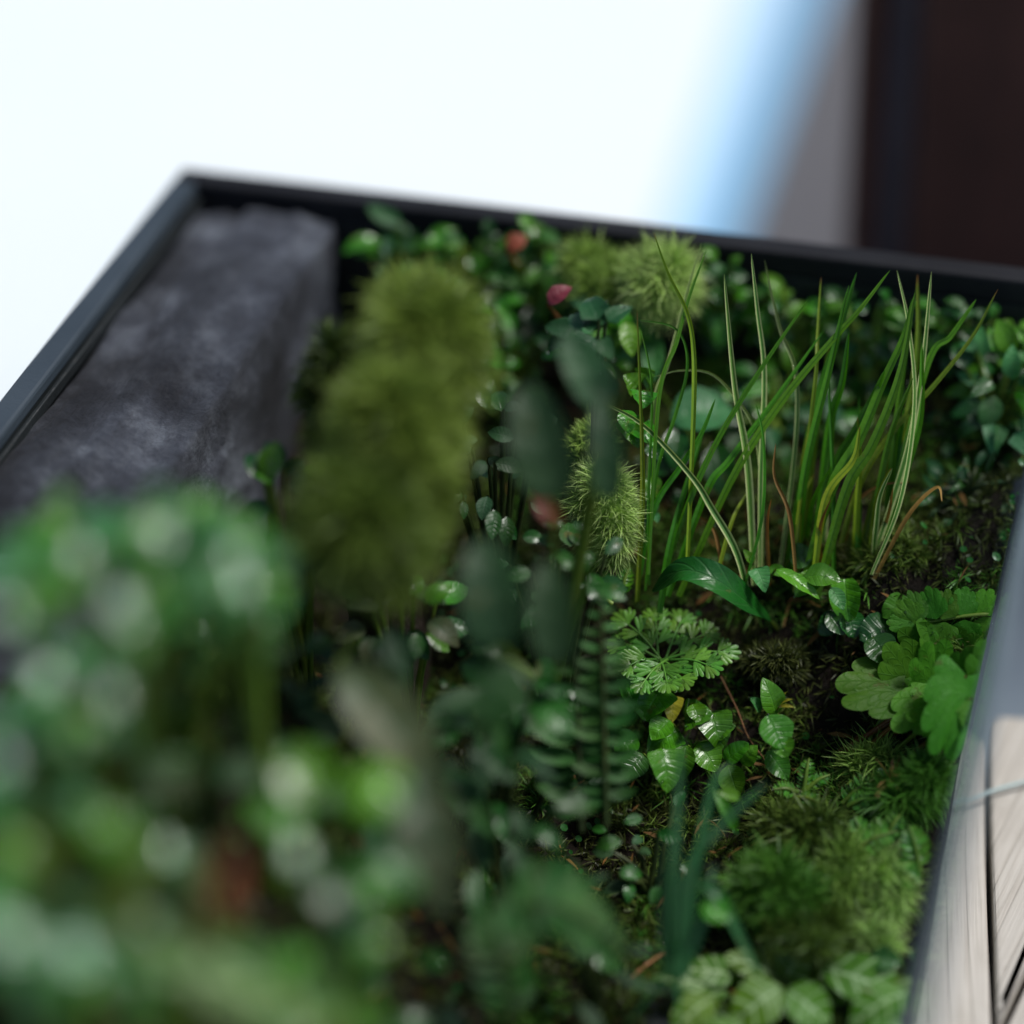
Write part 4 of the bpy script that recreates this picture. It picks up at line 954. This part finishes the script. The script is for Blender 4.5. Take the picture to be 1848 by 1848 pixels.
# large dark leaves, centre
p = plant('large_leaf_plant', 1000, 1250, 'dark plant with large dull blue green leaves in the middle, out of focus', d=.55)
for bx, by, tx, ty, w, d_, mt in [(1000, 900, 950, 690, 125, .478, 'darkblue'), (1090, 730, 1020, 600, 90, .49, 'darkblue'), (1100, 900, 1085, 720, 70, .485, 'darkblue'), (900, 1170, 870, 970, 130, .470, 'darkblue'), (1010, 1200, 985, 1010, 95, .475, 'darkblue'),
                                  (1110, 720, 1060, 640, 70, .49, 'darkblue'), (930, 1200, 860, 1330, 100, .475, 'dark')]:
    leaf(p, (bx, by, d_), (tx, ty, d_), w, 'round', mt, bend=.06, nrm=default_n(at(bx, by, d_), .75), nv=14, nu=8); stem(p, [Vector(p.location), at(bx, by, d_)], .0009, .0006, M['stemg'], n=4)
# long dull leaf
p = plant('long_leaf_plant', 640, 1150, 'long mottled dull leaf hanging down, blurred, left of centre', d=.50)
leaf(p, (610, 1200, .465), (800, 1430, .460), 120, 'oval', 'dull', bend=.1, nv=16); leaf(p, (740, 1380, .458), (810, 1660, .452), 120, 'oval', 'dull', bend=.1, nv=16)
stem(p, [Vector(p.location), at(610, 1200, .48)], .001, .0007, M['stemg'], n=4)
# near plants, left
leafy(250, 985, 0.433, 215, 62, 48, 74, ['oval', 'round', 'heart'], ['sage', 'green', 'sage', 'bluegreen'], 'pale sage leaved plant hiding the bottom of the dark rock', wr=.75, droop=0)
leafy(180, 1090, 0.418, 190, 90, 19, 96, ['oval', 'round'], ['sage', 'green', 'bluegreen'], 'sage and green leaves with bright glints at the left edge', wr=.75)
leafy(430, 1040, 0.433, 60, 60, 16, 74, ['round', 'oval'], ['sage', 'green'], 'round leaved sprig at the right end of the pale sage plant', wr=.8)
leafy(90, 1260, 0.410, 120, 80, 8, 100, ['oval', 'round'], ['bluegreen', 'sage', 'green'], 'blue green leaves at the left edge below the sage plant', wr=.75)
leafy(80, 1420, 0.398, 110, 90, 10, 110, ['oval', 'heart'], ['sage', 'green', 'dark'], 'large blurred fresh green leaves halfway down the left edge', wr=.75)
leafy(340, 1220, 0.448, 130, 100, 14, 80, ['oval'], ['dark', 'darkblue'], 'darker leaves in shade right of the glinting sage leaves')
leafy(480, 1230, .500, 100, 120, 15, 70, ['oval'], ['dark', 'darkblue'], 'dark green leaves left of the long mottled leaf')
leafy(520, 930, .520, 60, 120, 26, 60, ['oval'], ['green', 'dark'], 'green leaves between the pale sage plant and the olive moss')
leafy(720, 1110, .530, 80, 60, 18, 60, ['oval'], ['green', 'dark', 'dark', 'dull'], 'dark green and dull leaves below the olive moss')
leafy(580, 1520, 0.428, 110, 80, 11, 110, ['oval', 'round'], ['green', 'green', 'dark'], 'group of broad green leaves left of the hanging mottled leaf', wr=.75)
leafy(320, 1480, 0.433, 110, 130, 9, 84, ['oval'], ['dark', 'darkblue'], 'dark leaves around the rusty red leaf, lower left')
leafy(60, 1690, 0.393, 80, 60, 8, 130, ['round', 'oval'], ['bluegreen', 'sage'], 'two tone blue green leaves in the lower left corner', wr=.8)
leafy(180, 1730, 0.396, 110, 80, 4, 110, ['oval'], ['green', 'bluegreen', 'dark'], 'green leaves beside the pale leaf in the lower left corner')
leafy(560, 1750, 0.418, 130, 90, 7, 120, ['oval'], ['bluegreen', 'green'], 'blurred blue green leaves at the bottom left of centre')
leafy(400, 1790, 0.403, 190, 60, 5, 120, ['oval', 'heart'], ['sage', 'dark', 'green'], 'leaves along the bottom edge left of centre')
leafy(760, 1800, .47, 120, 90, 8, 80, ['oval'], ['dark'], 'few dark leaves in the shade at the bottom left of centre')
cushion(130, 1570, 0.403, 95, 90, 'hairo', 'blurred yellow green moss hump at the lower left edge', n=260, k=20, ln=.007, wd=.0009)
cushion(420, 1230, .50, 120, 110, 'hairo', 'blurred olive moss among the dark leaves at left', n=260, k=16, ln=.006, wd=.0009)
p = plant('pale_leaf_plant', 560, 1900, 'pale yellow green pointed leaf reaching in from the lower left', d=.43)
leaf(p, (575, 1840, .392), (240, 1670, .385), 105, 'oval', 'fittonia', bend=.08, nv=16); leaf(p, (620, 1860, .395), (420, 1740, .39), 90, 'oval', 'fittonia', bend=.08)
p = plant('red_leaf_plant', 390, 1700, 'rusty red leaf standing among the dark leaves at lower left', d=.45)
leaf(p, (375, 1690, .382), (422, 1535, .378), 50, 'oval', 'rust', label=None); stem(p, [Vector(p.location), at(375, 1690, .382)], .0006, .0005, M['stemr'], n=4)
p = plant('brown_leaf_plant', 320, 1450, 'small faded brown leaf above the rusty red one', d=.46)
leaf(p, (330, 1450, .42), (320, 1380, .42), 52, 'round', 'dull'); stem(p, [Vector(p.location), at(330, 1450, .42)], .0005, .0004, M['stemr'], n=4)

# ------------------------------------------------------------------ water drops on the leaves
def drops(n, rmin, rmax, pool, name, label):
    V = []; F = []
    ico = []; m_ = 6
    for i in range(m_ + 1):
        for j in range(8):
            th = math.pi * i / m_; ph = 2 * math.pi * j / 8; ico.append(Vector((math.sin(th) * math.cos(ph), math.sin(th) * math.sin(ph), math.cos(th))))
    fc = [(i * 8 + j, (i + 1) * 8 + j, (i + 1) * 8 + (j + 1) % 8, i * 8 + (j + 1) % 8) for i in range(m_) for j in range(8)]
    for _ in range(n):
        P0, P1, w, o = random.choice(pool); me = o.data
        v = me.vertices[random.randrange(len(me.vertices))]; nr = v.normal.copy()
        if nr.dot(TOCAM(P0)) < 0: nr = -nr
        c_ = o.parent.location + o.location + v.co; r = random.uniform(rmin, rmax) * random.choice((.6, 1, 1)); off = len(V)
        c_ = c_ + nr * r * .45
        V += [c_ + k * r for k in ico]; F += [tuple(off + a_ for a_ in f) for f in fc]
    return tag(link(name, mesh_np(name, V, F), M['water']), label, 'water drops', None, 'stuff')
foc = [l for l in LEAVES if (Vector(CAM) - l[0]).length > .51 and (l[0].x > .115)]
nea = [l for l in LEAVES if (Vector(CAM) - l[0]).length <= .51]
drops(1500, .00014, .00040, foc, 'water_droplets', 'tiny clear water droplets clinging to the leaves in focus')
drops(45, .0004, .0011, nea, 'large_water_drops', 'larger water drops glinting on the near out of focus leaves')

# everything grown in the tank stays inside its walls: leaves press against the glass instead of passing through it
bpy.context.view_layer.update()
seen = set()
for o in col.objects:
    if o.type != 'MESH' or o.data.name in seen: continue
    root = o.parent or o
    if root.name.split('.')[0] in ('glass_tank', 'plank', 'table', 'cabinet', 'sunlit_floor_slab', 'ground', 'soil', 'cord', 'rock'): continue
    seen.add(o.data.name); off = np.array(o.matrix_world.translation); me = o.data
    co = np.empty(len(me.vertices) * 3, dtype=np.float32); me.vertices.foreach_get('co', co); w_ = co.reshape(-1, 3) + off
    lim = XW - .0006 - FL * np.clip(-w_[:, 2] / -BZ, 0, 1)
    below = w_[:, 2] < .004
    x = np.where(below & (w_[:, 0] > lim), lim + (w_[:, 0] - lim) * .02, w_[:, 0])
    x = np.where(below & (x < T + .0006), T + .0006, x)
    y = np.minimum(w_[:, 1], -.0083)
    if (x != w_[:, 0]).any() or (y != w_[:, 1]).any():
        w_[:, 0] = x; w_[:, 1] = y; co[:] = (w_ - off).astype(np.float32).ravel(); me.vertices.foreach_set('co', co); me.update()
